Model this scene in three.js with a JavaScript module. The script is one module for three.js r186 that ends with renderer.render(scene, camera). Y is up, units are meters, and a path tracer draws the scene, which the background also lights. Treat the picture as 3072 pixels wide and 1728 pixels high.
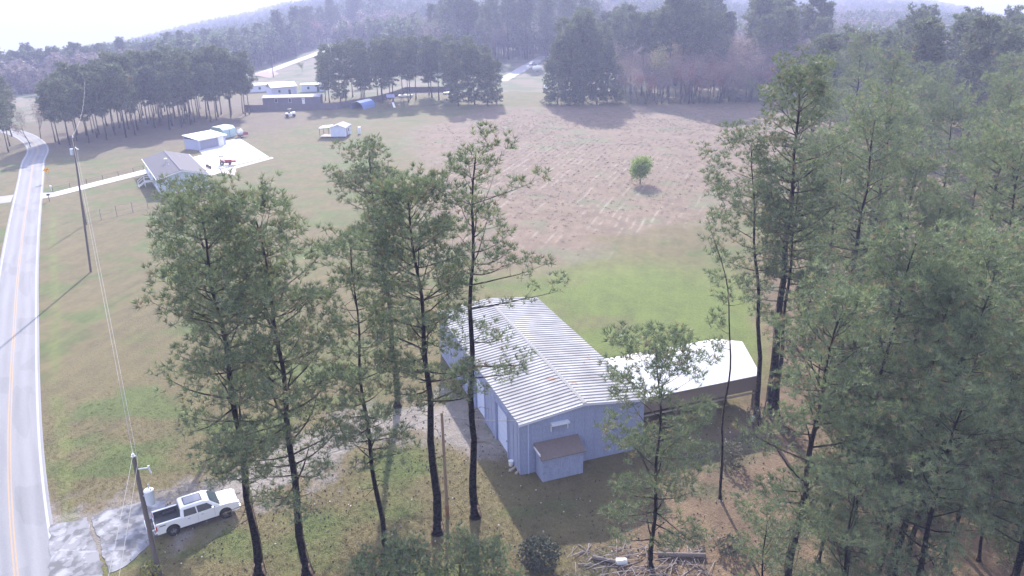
import * as THREE from 'three';
import { mergeGeometries } from 'three/addons/utils/BufferGeometryUtils.js';
import { RoundedBoxGeometry } from 'three/addons/geometries/RoundedBoxGeometry.js';

// ---------- camera, sky, sun, exposure ----------
const scene = new THREE.Scene();
const D2R = Math.PI / 180;
const camera = new THREE.PerspectiveCamera(40.44, 16 / 9, 0.5, 9000);
camera.position.set(0, 35, 0);
camera.rotation.order = 'YXZ';
camera.rotation.set(-20.6 * D2R, 0, -1.1 * D2R);
const SUN = new THREE.Vector3(-0.06, Math.tan(29 * D2R), -1).normalize();
const SUN_I = 4.2, SKY_I = 1.0, EXPOSURE = 2.3, HAZE = 0.00078;
{
  const W = 256, H = 128, d = new Float32Array(W * H * 4), hor = [1.12, 1.12, 1.14], zen = [0.34, 0.42, 0.74];
  for (let j = 0; j < H; j++) for (let i = 0; i < W; i++) {
    const up = ((j + 0.5) / H - 0.5) * Math.PI, ro = ((i + 0.5) / W - 0.5) * 2 * Math.PI;
    const x = Math.cos(ro) * Math.cos(up), y = Math.sin(up), z = Math.sin(ro) * Math.cos(up);
    const t = Math.pow(Math.max(0, y), 0.45), c = Math.max(0, x * SUN.x + y * SUN.y + z * SUN.z), g = 0.5 * Math.pow(c, 6) + 1.6 * Math.pow(c, 60);
    for (let k = 0; k < 3; k++) d[(j * W + i) * 4 + k] = SKY_I * (hor[k] * (1 - t) + zen[k] * t + (y > 0 ? g * [1, 0.97, 0.95][k] : 0));
    d[(j * W + i) * 4 + 3] = 1;
  }
  const sky = new THREE.DataTexture(d, W, H, THREE.RGBAFormat, THREE.FloatType);
  sky.mapping = THREE.EquirectangularReflectionMapping; sky.magFilter = sky.minFilter = THREE.LinearFilter; sky.needsUpdate = true;
  scene.background = sky; scene.environment = sky;
}
const sun = new THREE.DirectionalLight(new THREE.Color().setRGB(1, 0.93, 0.84), SUN_I);
sun.position.copy(SUN).multiplyScalar(500).add(new THREE.Vector3(0, 0, -120)); sun.target.position.set(0, 0, -120);
sun.castShadow = true; sun.shadow.mapSize.set(4096, 4096); sun.shadow.radius = 1.5;
Object.assign(sun.shadow.camera, { left: -260, right: 260, top: 260, bottom: -200, near: 1, far: 1200 });
scene.add(sun, sun.target);
scene.fog = new THREE.FogExp2(new THREE.Color().setRGB(0.64, 0.68, 1.0), HAZE);
const renderer = new THREE.WebGLRenderer({ antialias: true });
renderer.toneMapping = THREE.LinearToneMapping; renderer.toneMappingExposure = EXPOSURE; renderer.shadowMap.enabled = true;

// ---------- helpers ----------
function rng(seed) { let s = (seed * 2654435761) >>> 0 || 1; return () => { s ^= s << 13; s >>>= 0; s ^= s >>> 17; s ^= s << 5; s >>>= 0; return s / 4294967296; }; }
const PERM = new Float32Array(65536); { const r = rng(77); for (let i = 0; i < 65536; i++) PERM[i] = r(); }
function vn(x, y) { const ix = Math.floor(x), iy = Math.floor(y), fx = x - ix, fy = y - iy, u = fx * fx * (3 - 2 * fx), v = fy * fy * (3 - 2 * fy), a = ix & 255, b = (ix + 1) & 255, c = (iy & 255) << 8, d = ((iy + 1) & 255) << 8; const p = PERM[c + a], q = PERM[c + b], r = PERM[d + a], s = PERM[d + b]; return (p + (q - p) * u) * (1 - v) + (r + (s - r) * u) * v; }
function fbm(x, y, n) { let s = 0, a = 0.5, t = 0; for (let i = 0; i < n; i++) { s += a * vn(x + i * 17.3, y - i * 9.1); t += a; a *= 0.5; x *= 2.03; y *= 2.03; } return s / t; }
const ss = (a, b, x) => { const t = Math.min(1, Math.max(0, (x - a) / (b - a))); return t * t * (3 - 2 * t); };
const lerp = (a, b, t) => a + (b - a) * t;
function plin(t, x) { if (x <= t[0][0]) return t[0][1]; for (let i = 1; i < t.length; i++) if (x <= t[i][0]) return lerp(t[i - 1][1], t[i][1], (x - t[i - 1][0]) / (t[i][0] - t[i - 1][0])); return t[t.length - 1][1]; }
const taken = {};
function numbered(n) { const k = (taken[n] = (taken[n] ?? -1) + 1); return k ? `${n}_${String(k).padStart(3, '0')}` : n; }
function shade(o) { o.traverse((m) => { if (m.isMesh) { m.castShadow = true; m.receiveShadow = true; } }); return o; }
function tag(o, label, category, group, kind) { if (label) o.userData.label = label; if (category) o.userData.category = category; if (group) o.userData.group = group; if (kind) o.userData.kind = kind; return o; }
function thing(name, label, category, x = 0, y = 0, z = 0, turn = 0, group) { const g = new THREE.Group(); g.name = numbered(name); g.position.set(x, y, z); g.rotation.y = turn; scene.add(g); return tag(g, label, category, group); }
function copy(o, x, y, z, turn, scale = 1, label, group) { const c = o.clone(); c.userData = { ...o.userData }; c.name = numbered(o.name.replace(/_\d{3}$/, '')); c.position.set(x, y, z); c.rotation.y = turn; c.scale.setScalar(scale); if (label) c.userData.label = label; if (group) c.userData.group = group; scene.add(c); return c; }
function part(parent, name, geos, mat, label) { const list = (Array.isArray(geos) ? geos : [geos]).map((g) => { const h = g.index ? g.toNonIndexed() : g; for (const k of Object.keys(h.attributes)) if (!['position', 'normal', 'uv', 'color'].includes(k)) h.deleteAttribute(k); return h; }); const m = new THREE.Mesh(list.length > 1 ? mergeGeometries(list) : list[0], mat); m.name = name; m.castShadow = m.receiveShadow = true; if (label) m.userData.label = label; parent.add(m); return m; }
const bx = (w, h, d, x, y, z) => new THREE.BoxGeometry(w, h, d).translate(x, y, z);
const rb = (w, h, d, x, y, z, r = 0.04) => new RoundedBoxGeometry(w, h, d, 2, r).translate(x, y, z);
const cyl = (r0, r1, h, x, y, z, n = 12) => new THREE.CylinderGeometry(r0, r1, h, n).translate(x, y, z);
function bar(a, b, r0, r1 = r0, n = 6) { const A = new THREE.Vector3(...a), B = new THREE.Vector3(...b), L = A.distanceTo(B); const g = new THREE.CylinderGeometry(r1, r0, L, n); g.applyQuaternion(new THREE.Quaternion().setFromUnitVectors(new THREE.Vector3(0, 1, 0), B.clone().sub(A).normalize())); return g.translate((A.x + B.x) / 2, (A.y + B.y) / 2, (A.z + B.z) / 2); }
function quadsheet(pts, thick) { // slab from 4 coplanar-ish corners
  const s = new THREE.BufferGeometry(), p = [], up = new THREE.Vector3(), P = pts.map((q) => new THREE.Vector3(...q)); up.crossVectors(P[1].clone().sub(P[0]), P[3].clone().sub(P[0])).normalize().multiplyScalar(thick); const Q = P.map((q) => q.clone().add(up));
  const f = (a, b, c, d) => { for (const v of [a, b, c, a, c, d]) p.push(v.x, v.y, v.z); };
  f(Q[0], Q[1], Q[2], Q[3]); f(P[3], P[2], P[1], P[0]); for (let i = 0; i < 4; i++) { const j = (i + 1) % 4; f(P[i], P[j], Q[j], Q[i]); }
  s.setAttribute('position', new THREE.Float32BufferAttribute(p, 3)); s.setAttribute('uv', new THREE.Float32BufferAttribute(p.flatMap((_, i) => i % 3 ? [] : [p[i], p[i + 2]]), 2)); s.computeVertexNormals(); return s;
}
function tex(W, H, f, srgb = false, rep = [1, 1]) { const d = new Uint8Array(W * H * 4), o = [0, 0, 0]; for (let j = 0; j < H; j++) for (let i = 0; i < W; i++) { f(i / W, j / H, o); const k = (j * W + i) * 4; for (let c = 0; c < 3; c++) { let v = Math.min(1, Math.max(0, o[c])); if (srgb) v = v <= 0.0031308 ? v * 12.92 : 1.055 * Math.pow(v, 1 / 2.4) - 0.055; d[k + c] = v * 255; } d[k + 3] = 255; } const t = new THREE.DataTexture(d, W, H); t.wrapS = t.wrapT = THREE.RepeatWrapping; t.magFilter = THREE.LinearFilter; t.minFilter = THREE.LinearMipmapLinearFilter; t.generateMipmaps = true; t.repeat.set(...rep); if (srgb) t.colorSpace = THREE.SRGBColorSpace; t.needsUpdate = true; return t; }
function mat(r, g, b, rough = 0.8, o = {}) { return new THREE.MeshStandardMaterial({ color: new THREE.Color().setRGB(r, g, b), roughness: rough, side: THREE.DoubleSide, ...o }); }
// blotchy wear for painted and mineral surfaces: tone map around 1
const wear = tex(512, 512, (u, v, o) => { const n = 0.80 + 0.22 * fbm(u * 8, v * 8, 4) + 0.1 * (vn(u * 128, v * 128) - 0.5); o[0] = o[1] = n; o[2] = n; }, true);
const wearRep = (k) => { const t = wear.clone(); t.repeat.set(k, k); t.needsUpdate = true; return t; };
const worn = (r, g, b, rough, k = 0.25, o = {}) => mat(r, g, b, rough, { map: wearRep(k), ...o });
const barkTex = tex(128, 512, (u, v, o) => { const n = fbm(u * 12, v * 26, 3), cr = ss(0.42, 0.6, n); o[0] = lerp(0.15, 0.37, cr); o[1] = lerp(0.12, 0.3, cr); o[2] = lerp(0.105, 0.265, cr); }, true);
const barkBump = tex(128, 512, (u, v, o) => { o[0] = o[1] = o[2] = fbm(u * 12, v * 26, 3); });
const M = {
  bark: new THREE.MeshStandardMaterial({ map: barkTex, bumpMap: barkBump, bumpScale: 0.03, roughness: 0.95 }),
  limb: mat(0.085, 0.066, 0.056, 0.95), twig: mat(0.16, 0.13, 0.12, 0.95),
  needle: new THREE.MeshPhysicalMaterial({ color: 0xffffff, vertexColors: true, roughness: 0.75, side: THREE.DoubleSide, transmission: 0.46, thickness: 0 }),
  leaf: new THREE.MeshPhysicalMaterial({ color: 0xffffff, vertexColors: true, roughness: 0.9, side: THREE.DoubleSide, transmission: 0.35, thickness: 0 }),
  steelWhite: worn(0.78, 0.78, 0.78, 0.5), concrete: worn(0.62, 0.6, 0.57, 0.85, 0.15), wood: worn(0.2, 0.15, 0.11, 0.9), dark: mat(0.03, 0.03, 0.035, 0.6), black: mat(0.015, 0.015, 0.016, 0.7),
  glass: mat(0.02, 0.025, 0.03, 0.08), chrome: mat(0.7, 0.7, 0.72, 0.25, { metalness: 0.9 }), whitePaint: mat(0.8, 0.8, 0.8, 0.45), galv: mat(0.5, 0.52, 0.54, 0.45, { metalness: 0.5 }),
};

// ---------- terrain ----------
const SKYLINE = [[0, 0], [15, 0], [20, -0.95], [25, -2.2], [32, -3.2], [40, -3.6], [60, -3.6]], SKYLINE_E = [[0, 0], [23, 0], [27, -0.4], [29, -0.9], [33, -2.1], [40, -3.2], [60, -3.4]];
function hgt(x, z) {
  if (z > -250) { const e = Math.abs(x); return e < 250 ? 0 : -(e - 250) * 0.04; }
  const r = Math.hypot(x, z), az = Math.abs(Math.atan2(x, -z)) / D2R, far = Math.max(0, r - 345), rise = 0.03 * Math.min(900, Math.max(0, r - 330)) * (1 - ss(9, 18, az));
  return far * Math.tan(plin(x > 0 ? SKYLINE_E : SKYLINE, az) * D2R) * ss(0, 120, far) + rise;
}
const pathPts = [[-34, -45.5], [-29, -46], [-24.5, -48], [-20, -51.4], [-15.5, -57], [-12, -61], [-7, -61], [-2.5, -57.5]];
const ditchPts = [[-30, -43], [-38.1, -57.4], [-43.4, -66], [-48.5, -74.9], [-57.2, -91.2], [-70.5, -115.1], [-84, -140]];
function pdist(pts, x, z) { let m = 1e9; for (let i = 1; i < pts.length; i++) { const [ax, az] = pts[i - 1], [bx_, bz] = pts[i], dx = bx_ - ax, dz = bz - az, t = Math.min(1, Math.max(0, ((x - ax) * dx + (z - az) * dz) / (dx * dx + dz * dz))); m = Math.min(m, (x - ax - t * dx) ** 2 + (z - az - t * dz) ** 2); } return Math.sqrt(m); }
const fallowPoly = [[-15, -104], [-15, -140], [-28, -222], [-6, -262], [84, -262], [80, -150], [46, -127], [20, -114], [2, -98]];
function inPoly(p, x, z) { let c = false; for (let i = 0, j = p.length - 1; i < p.length; j = i++) if (p[i][1] > z !== p[j][1] > z && x < ((p[j][0] - p[i][0]) * (z - p[i][1])) / (p[j][1] - p[i][1]) + p[i][0]) c = !c; return c; }
function sdPoly(p, x, z) { const d = pdist([...p, p[0]], x, z); return inPoly(p, x, z) ? d : -d; }
const strawEdge = [[-262, 88], [-240, 85], [-150, 58], [-100, 33], [-75, 26], [-60, 20], [-50, 12], [-41, 4], [-30, 0]].map(([z, x]) => [z, x]);
function groundCol(x, z, o, fine) {
  const w1 = fbm(x * 0.06, z * 0.06, 3), w2 = fbm(x * 0.22 + 40, z * 0.22, 3), w3 = fbm(x * 0.9 - 7, z * 0.6 + 11, 3), w4 = fbm(x * 0.13 + 90, z * 0.3 - 20, 3);
  const g = fine ? vn(x * 7, z * 5) * 0.55 + vn(x * 17, z * 13) * 0.45 : 0.5 + 0.5 * (vn(x * 3, z * 2) - 0.5);
  // dry winter lawn with green coming through
  let gr = ss(0.47, 0.68, w2 * 0.55 + w4 * 0.45), r = lerp(0.225, 0.15, gr), gg = lerp(0.185, 0.19, gr), b = lerp(0.085, 0.05, gr);
  // lush lawn beside and behind the metal building
  const lush = ss(26, 10, Math.hypot((x - 15) * 0.95, z + 84)) * ss(0.25, 0.6, w1 * 0.5 + w2 * 0.5 + 0.1); r = lerp(r, 0.195, lush); gg = lerp(gg, 0.26, lush); b = lerp(b, 0.05, lush);
  // fallow field, reddish brown stalks with pale rows
  let f = 0;
  if (z < -90 && z > -275 && x > -45 && x < 95) {
    f = ss(-4, 5, sdPoly(fallowPoly, x, z) + (w2 - 0.5) * 16); const k = w4 * 0.6 + w3 * 0.4;
    let fr = lerp(0.24, 0.335, k), fg = lerp(0.168, 0.245, k), fb = lerp(0.12, 0.18, k); const gf = ss(0.55, 0.7, w2 * 0.7 + w1 * 0.3) * 0.6; fr = lerp(fr, 0.2, gf); fg = lerp(fg, 0.23, gf); fb = lerp(fb, 0.12, gf);
    const rows = ss(34, 16, Math.hypot((x - 8) * 0.9, (z + 150) * 0.55)); if (rows > 0) { const s = (x * 0.946 + z * 0.326) / 1.35 + (vn(x * 0.15, z * 0.15) - 0.5) * 0.5, q = s - Math.floor(s), st = 0.75 * ss(0.2, 0.08, Math.abs(q - 0.5)) * ss(0.5, 0.75, vn(Math.floor(s) * 7.7, z * 0.14)) * ss(0.3, 0.6, w3) * rows * 0.65; fr = lerp(fr, 0.56, st); fg = lerp(fg, 0.48, st); fb = lerp(fb, 0.42, st); }
    r = lerp(r, fr, f); gg = lerp(gg, fg, f); b = lerp(b, fb, f);
  }
  // pine straw under the woods
  const st = ss(-2.5, 2.5, x - plin(strawEdge, z) + (w2 - 0.5) * 9) * (z > -262 ? 1 : 0); if (st > 0) { const k = w3; r = lerp(r, lerp(0.22, 0.34, k), st); gg = lerp(gg, lerp(0.145, 0.235, k), st); b = lerp(b, lerp(0.095, 0.155, k), st); const gs = st * ss(0.58, 0.72, w2) * 0.6; r = lerp(r, 0.14, gs); gg = lerp(gg, 0.16, gs); b = lerp(b, 0.08, gs); }
  const gv = ss(60, 30, Math.hypot(x + 105, (z + 250) * 0.8)) * ss(0.3, 0.5, w2 + 0.1); if (gv > 0) { r = lerp(r, 0.2, gv * 0.8); gg = lerp(gg, 0.145, gv * 0.8); b = lerp(b, 0.115, gv * 0.8); }
  if (z > -70 && x < 4 && x > -37) { const d = pdist(pathPts, x, z), p = ss(4.4, 1.4, d + (w3 - 0.5) * 5.5 + (w2 - 0.5) * 4.5); const k = fbm(x * 0.7, z * 2.2, 3); r = lerp(r, lerp(0.32, 0.48, k), p); gg = lerp(gg, lerp(0.28, 0.43, k), p); b = lerp(b, lerp(0.25, 0.42, k), p); const e = ss(1.4, 0, Math.abs(d - 3.2 + (w3 - 0.5) * 3)) * (1 - p) * 0.5; r = lerp(r, 0.3, e); gg = lerp(gg, 0.21, e); b = lerp(b, 0.14, e); }
  if (x < -28 && x > -92 && z > -145) { const d = pdist(ditchPts, x, z), p = ss(0.9, 0.2, d + (w3 - 0.5) * 0.9) * ss(0.35, 0.6, w2 + 0.1) * 0.65; r = lerp(r, 0.22, p); gg = lerp(gg, 0.25, p); b = lerp(b, 0.07, p); }
  const tr = (z > -130 && x < 30) ? 0.12 * (fbm(x * 1.1 + z * 0.25, z * 0.09 - x * 0.03, 2) - 0.5) : 0, n = 0.6 + tr * 2 + 0.8 * (g * 0.55 + w3 * 0.45); o[0] = r * n * 0.55; o[1] = gg * n * 0.55; o[2] = b * n * 0.5;
}
function sheet(name, x0, x1, z0, z1, y, px, fine, label) {
  const nx = 60, nz = 60, g = new THREE.PlaneGeometry(1, 1, nx, nz), p = g.attributes.position, uv = g.attributes.uv;
  for (let i = 0; i < p.count; i++) { const u = p.getX(i) + 0.5, v = p.getY(i) + 0.5, x = lerp(x0, x1, u), z = lerp(z0, z1, v); p.setXYZ(i, x, y + hgt(x, z), z); uv.setXY(i, u, v); }
  g.computeVertexNormals();
  const t = tex(px, px, (u, v, o) => groundCol(lerp(x0, x1, u), lerp(z0, z1, v), o, fine), true); t.wrapS = t.wrapT = THREE.ClampToEdgeWrapping;
  const bt = fine ? tex(1024, 1024, (u, v, o) => { o[0] = o[1] = o[2] = 0.6 * vn(u * 256, v * 256) + 0.4 * vn(u * 90, v * 90); }) : null; if (bt) bt.repeat.set(6, 4);
  const m = new THREE.Mesh(g, new THREE.MeshStandardMaterial({ map: t, roughness: 1, side: THREE.DoubleSide, ...(bt ? { bumpMap: bt, bumpScale: 0.06 } : {}) }));
  m.name = name; m.receiveShadow = true; m.userData.kind = 'structure'; scene.add(m); return m;
}
{ // wide land reaching to the skyline
  const rs = [0, 60, 130, 200, 250, 300, 350, 400, 450, 520, 600, 700, 820, 960, 1150, 1400, 1750, 2200, 2800], pos = [], uv = [], idx = [], na = 144;
  for (const r of rs) for (let i = 0; i <= na; i++) { const a = (i / na) * 2 * Math.PI, x = Math.sin(a) * r, z = -Math.cos(a) * r; pos.push(x, hgt(x, z) - 0.05, z); uv.push(x / 220, z / 220); }
  for (let k = 0; k < rs.length - 1; k++) for (let i = 0; i < na; i++) { const a = k * (na + 1) + i, b = a + na + 1; idx.push(a, a + 1, b, b, a + 1, b + 1); }
  const g = new THREE.BufferGeometry(); g.setAttribute('position', new THREE.Float32BufferAttribute(pos, 3)); g.setAttribute('uv', new THREE.Float32BufferAttribute(uv, 2)); g.setIndex(idx); g.computeVertexNormals();
  const t = tex(512, 512, (u, v, o) => { const n = fbm(u * 32, v * 32, 4), k = ss(0.4, 0.6, n); o[0] = lerp(0.17, 0.1, k); o[1] = lerp(0.14, 0.12, k); o[2] = lerp(0.1, 0.06, k); }, true);
  const m = new THREE.Mesh(g, new THREE.MeshStandardMaterial({ map: t, roughness: 1, side: THREE.DoubleSide })); m.name = 'terrain'; m.userData.kind = 'structure'; m.receiveShadow = true; scene.add(m);
}
sheet('field', -150, 130, -18, -345, 0, 1536, false);
sheet('yard_ground', -46, 44, -30, -96, 0.006, 2048, true);
console.log('ground done');
// ---------- roads and drives ----------
function ribbon(name, pts, half, y, m, off = 0, extra = {}) {
  const c = new THREE.CatmullRomCurve3(pts.map(([x, z]) => new THREE.Vector3(x, 0, z))), n = Math.ceil(c.getLength() / 1.5), pos = [], uv = [], idx = []; let L = 0, last = null;
  for (let i = 0; i <= n; i++) { const t = (extra.from ?? 0) + ((extra.to ?? 1) - (extra.from ?? 0)) * (i / n), p = c.getPointAt(t), d = c.getTangentAt(t), nx = -d.z, nz = d.x; if (last) L += p.distanceTo(last); last = p; const hw = typeof half === 'function' ? half(t) : half;
    for (const s of [-1, 1]) { const e = off + s * hw + (extra.rough ? (vn(L * 0.9, s * 5 + 3) - 0.5) * extra.rough : 0), x = p.x + nx * e, z = p.z + nz * e; pos.push(x, y + hgt(x, z), z); uv.push(s * hw, L); } }
  for (let i = 0; i < n; i++) { const a = i * 2; idx.push(a, a + 2, a + 1, a + 1, a + 2, a + 3); }
  const g = new THREE.BufferGeometry(); g.setAttribute('position', new THREE.Float32BufferAttribute(pos, 3)); g.setAttribute('uv', new THREE.Float32BufferAttribute(uv, 2)); g.setIndex(idx); g.computeVertexNormals();
  const m_ = new THREE.Mesh(g, m); m_.name = name; m_.receiveShadow = true; (extra.parent ?? scene).add(m_); if (!extra.parent) m_.userData.kind = 'structure'; return m_;
}
function slab(name, pts, y, thick, m, parent) { const s = new THREE.Shape(pts.map(([x, z]) => new THREE.Vector2(x, -z))), g = new THREE.ExtrudeGeometry(s, { depth: thick, bevelEnabled: false }).rotateX(-Math.PI / 2).translate(0, y - thick, 0); const o = new THREE.Mesh(g, m); o.name = name; o.castShadow = o.receiveShadow = true; (parent ?? scene).add(o); if (!parent) o.userData.kind = 'structure'; return o; }
const asphaltTex = tex(512, 1024, (u, v, o) => { const n = fbm(u * 10, v * 6, 4), f = vn(u * 200, v * 400), tr = 0.06 * (Math.cos(u * Math.PI * 8)), k = 0.82 + 0.22 * n + 0.14 * (f - 0.5) + tr; const pt = ss(0.6, 0.64, fbm(u * 3 + 9, v * 5, 3)) * 0.1; o[0] = 0.245 * (k - pt); o[1] = 0.245 * (k - pt); o[2] = 0.26 * (k - pt); }, true, [1 / 4.9, 1 / 40]);
asphaltTex.offset.set(0.5, 0);
const mAsphalt = new THREE.MeshStandardMaterial({ map: asphaltTex, roughness: 0.85, side: THREE.DoubleSide });
const roadPts = [[-12, -8], [-20, -21.5], [-26.3, -31.4], [-32.8, -41.5], [-36.6, -47.4], [-41.7, -55.7], [-49.1, -68.4], [-56.3, -81.1], [-66.1, -98.5], [-78.3, -120.7], [-92, -146.1], [-103.1, -166.8], [-112.1, -183.4], [-120, -199.5], [-129, -213], [-142, -228], [-170, -250]];
const road = ribbon('road', roadPts, 2.5, 0.02, mAsphalt);
const mLineW = worn(0.42, 0.42, 0.42, 0.85, 0.9), mLineY = worn(0.4, 0.29, 0.19, 0.85, 0.9);
ribbon('edge_line', roadPts, 0.09, 0.025, mLineW, 2.2, { parent: road }); ribbon('edge_line', roadPts, 0.09, 0.025, mLineW, -2.2, { parent: road });
ribbon('centre_line', roadPts, 0.05, 0.025, mLineY, 0.1, { parent: road }); ribbon('centre_line', roadPts, 0.05, 0.025, mLineY, -0.1, { parent: road });
ribbon('side_road', [[-95.5, -147], [-101, -144.3], [-110, -139.5], [-125, -130]], 3.4, 0.012, worn(0.34, 0.33, 0.33, 0.9, 0.2), 0, { rough: 0.8 });
slab('driveway_apron', [[-89.7, -146.4], [-92.4, -151.3], [-89.6, -151.6], [-87.7, -148.2]], 0.028, 0.12, worn(0.45, 0.44, 0.43, 0.9, 0.3));
slab('house_driveway', [[-87.9, -148.1], [-89.9, -151.7], [-80.9, -172.2], [-78.6, -168]], 0.05, 0.14, M.concrete);
slab('parking_pad', [[-76.6, -193.2], [-74.9, -207.5], [-72.2, -211], [-56.7, -183.9], [-64.1, -171], [-62.2, -167.4], [-63.4, -164.3], [-66.8, -167], [-75.4, -185], [-74, -188.6]], 0.09, 0.2, M.concrete);
slab('gravel_border', [[-56.2, -184.2], [-63.7, -171], [-62, -167.2], [-58.5, -164.4], [-59.6, -168.8], [-60.6, -171.3], [-55.2, -182.6]], 0.018, 0.03, worn(0.5, 0.45, 0.41, 0.95, 0.5));
{ // broken old concrete apron by the road
  const ap = tex(512, 512, (u, v, o) => { const n = fbm(u * 9, v * 9, 4), s = ss(0.5, 0.62, fbm(u * 14 + 5, v * 14, 3)), k = lerp(0.13, 0.25, ss(0.35, 0.65, n)) + 0.09 * s; o[0] = k * 0.96; o[1] = k * 0.96; o[2] = k * 1.02; }, true, [0.16, 0.16]);
  const m = new THREE.MeshStandardMaterial({ map: ap, roughness: 0.9 });
  const rough = (pts, s) => { const r = rng(s), out = []; pts.forEach((p, i) => { const q = pts[(i + 1) % pts.length], L = Math.hypot(q[0] - p[0], q[1] - p[1]), n = Math.max(1, Math.round(L / 0.45)); for (let k = 0; k < n; k++) out.push([lerp(p[0], q[0], k / n) + (r() - 0.5) * 0.22, lerp(p[1], q[1], k / n) + (r() - 0.5) * 0.22]); }); return out; };
  slab('concrete_apron', rough([[-33.4, -46.6], [-31.9, -47], [-31.2, -47.5], [-28.9, -44.2], [-26.9, -41.3], [-25, -38.6], [-27.7, -36.6], [-30.2, -40.8]], 5), 0.045, 0.1, m);
  slab('concrete_slab', rough([[-30.9, -47.6], [-30, -48.4], [-27.6, -49.3], [-26.2, -49.2], [-24.9, -46.6], [-25.3, -44.2], [-25.9, -42.2], [-26.6, -41.4]], 6), 0.04, 0.1, m);
}
ribbon('far_highway', [[-140, -330], [-133, -370], [-125.2, -405.7], [-121, -454], [-115.6, -505], [-108.7, -628], [-103.9, -732], [-98, -900]], 4.2, 0.15, worn(0.6, 0.58, 0.56, 0.9, 0.05));
ribbon('sandy_track', [[-30, -316], [0.9, -317.6], [13.6, -315.5], [30, -316]], 2, 0.1, worn(0.62, 0.58, 0.52, 0.95, 0.1), 0, { rough: 1 });
ribbon('grey_lane', [[-8, -330], [-0.8, -351.5], [6, -380], [12.6, -407], [20, -440]], 3, 0.1, worn(0.36, 0.35, 0.36, 0.9, 0.1), 0, { rough: 1 });
slab('bare_field', [[-128, -400], [-84, -345], [-74, -350], [-88, -400], [-112, -480]], 0.09, 0.02, worn(0.36, 0.27, 0.24, 1, 0.02));

// ---------- trees ----------
const V = (x, y, z) => new THREE.Vector3(x, y, z);
class Tris { // loose triangles with colour
  constructor() { this.p = []; this.c = []; }
  tri(ax, ay, az, bx_, by, bz, cx, cy, cz, col) { this.p.push(ax, ay, az, bx_, by, bz, cx, cy, cz); for (let i = 0; i < 3; i++) this.c.push(col[0], col[1], col[2]); }
  geo() { const g = new THREE.BufferGeometry(); g.setAttribute('position', new THREE.Float32BufferAttribute(this.p, 3)); g.setAttribute('color', new THREE.Float32BufferAttribute(this.c, 3)); g.computeVertexNormals(); return g; }
}
class Tubes { // tapered limbs along polylines
  constructor() { this.p = []; this.n = []; this.uv = []; this.i = []; }
  add(pts, rad, sides) {
    const base = this.p.length / 3; let L = 0;
    for (let k = 0; k < pts.length; k++) {
      const a = pts[Math.max(0, k - 1)], b = pts[Math.min(pts.length - 1, k + 1)], d = b.clone().sub(a).normalize(), u = Math.abs(d.y) < 0.9 ? V(0, 1, 0).cross(d).normalize() : V(1, 0, 0).cross(d).normalize(), w = d.clone().cross(u); if (k) L += pts[k].distanceTo(pts[k - 1]);
      for (let s = 0; s <= sides; s++) { const t = (s / sides) * 2 * Math.PI, nx = u.x * Math.cos(t) + w.x * Math.sin(t), ny = u.y * Math.cos(t) + w.y * Math.sin(t), nz = u.z * Math.cos(t) + w.z * Math.sin(t); this.p.push(pts[k].x + nx * rad[k], pts[k].y + ny * rad[k], pts[k].z + nz * rad[k]); this.n.push(nx, ny, nz); this.uv.push((s / sides) * 1, L / 3); }
    }
    for (let k = 0; k < pts.length - 1; k++) for (let s = 0; s < sides; s++) { const a = base + k * (sides + 1) + s, b = a + sides + 1; this.i.push(a, b, a + 1, a + 1, b, b + 1); }
  }
  geo() { const g = new THREE.BufferGeometry(); g.setAttribute('position', new THREE.Float32BufferAttribute(this.p, 3)); g.setAttribute('normal', new THREE.Float32BufferAttribute(this.n, 3)); g.setAttribute('uv', new THREE.Float32BufferAttribute(this.uv, 2)); g.setIndex(this.i); return g; }
}
const sphere = (r) => { const z = r() * 2 - 1, a = r() * 6.2832, s = Math.sqrt(1 - z * z); return V(s * Math.cos(a), z, s * Math.sin(a)); };
const PINE_A = [0.135, 0.185, 0.08], PINE_B = [0.205, 0.25, 0.1], PINE_C = [0.26, 0.2, 0.1];
function tuft(T, r, at, dir, size, n, width, tone) {
  const k = r(), base = k < 0.6 ? PINE_A : k < 0.93 ? PINE_B : PINE_C, t = tone * (0.75 + 0.5 * r()), col = [base[0] * t, base[1] * t, base[2] * t];
  for (let i = 0; i < n; i++) { const s = sphere(r), d = V(dir.x * 0.75 + s.x * 0.95, dir.y * 0.75 + s.y * 0.85 + 0.3, dir.z * 0.75 + s.z * 0.95).normalize(), q = sphere(r).cross(d).normalize().multiplyScalar(width * 0.5), L = size * (0.7 + 0.5 * r()), ox = at.x - d.x * 0.04, oy = at.y - d.y * 0.04, oz = at.z - d.z * 0.04;
    T.tri(ox + d.x * L * 0.35 - q.x, oy + d.y * L * 0.35 - q.y, oz + d.z * L * 0.35 - q.z, ox + d.x * L * 0.35 + q.x, oy + d.y * L * 0.35 + q.y, oz + d.z * L * 0.35 + q.z, ox + d.x * L, oy + d.y * L, oz + d.z * L, col);
    T.tri(ox + d.x * L * 0.35 - q.x, oy + d.y * L * 0.35 - q.y, oz + d.z * L * 0.35 - q.z, ox, oy, oz, ox + d.x * L * 0.35 + q.x, oy + d.y * L * 0.35 + q.y, oz + d.z * L * 0.35 + q.z, col); }
}
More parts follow.
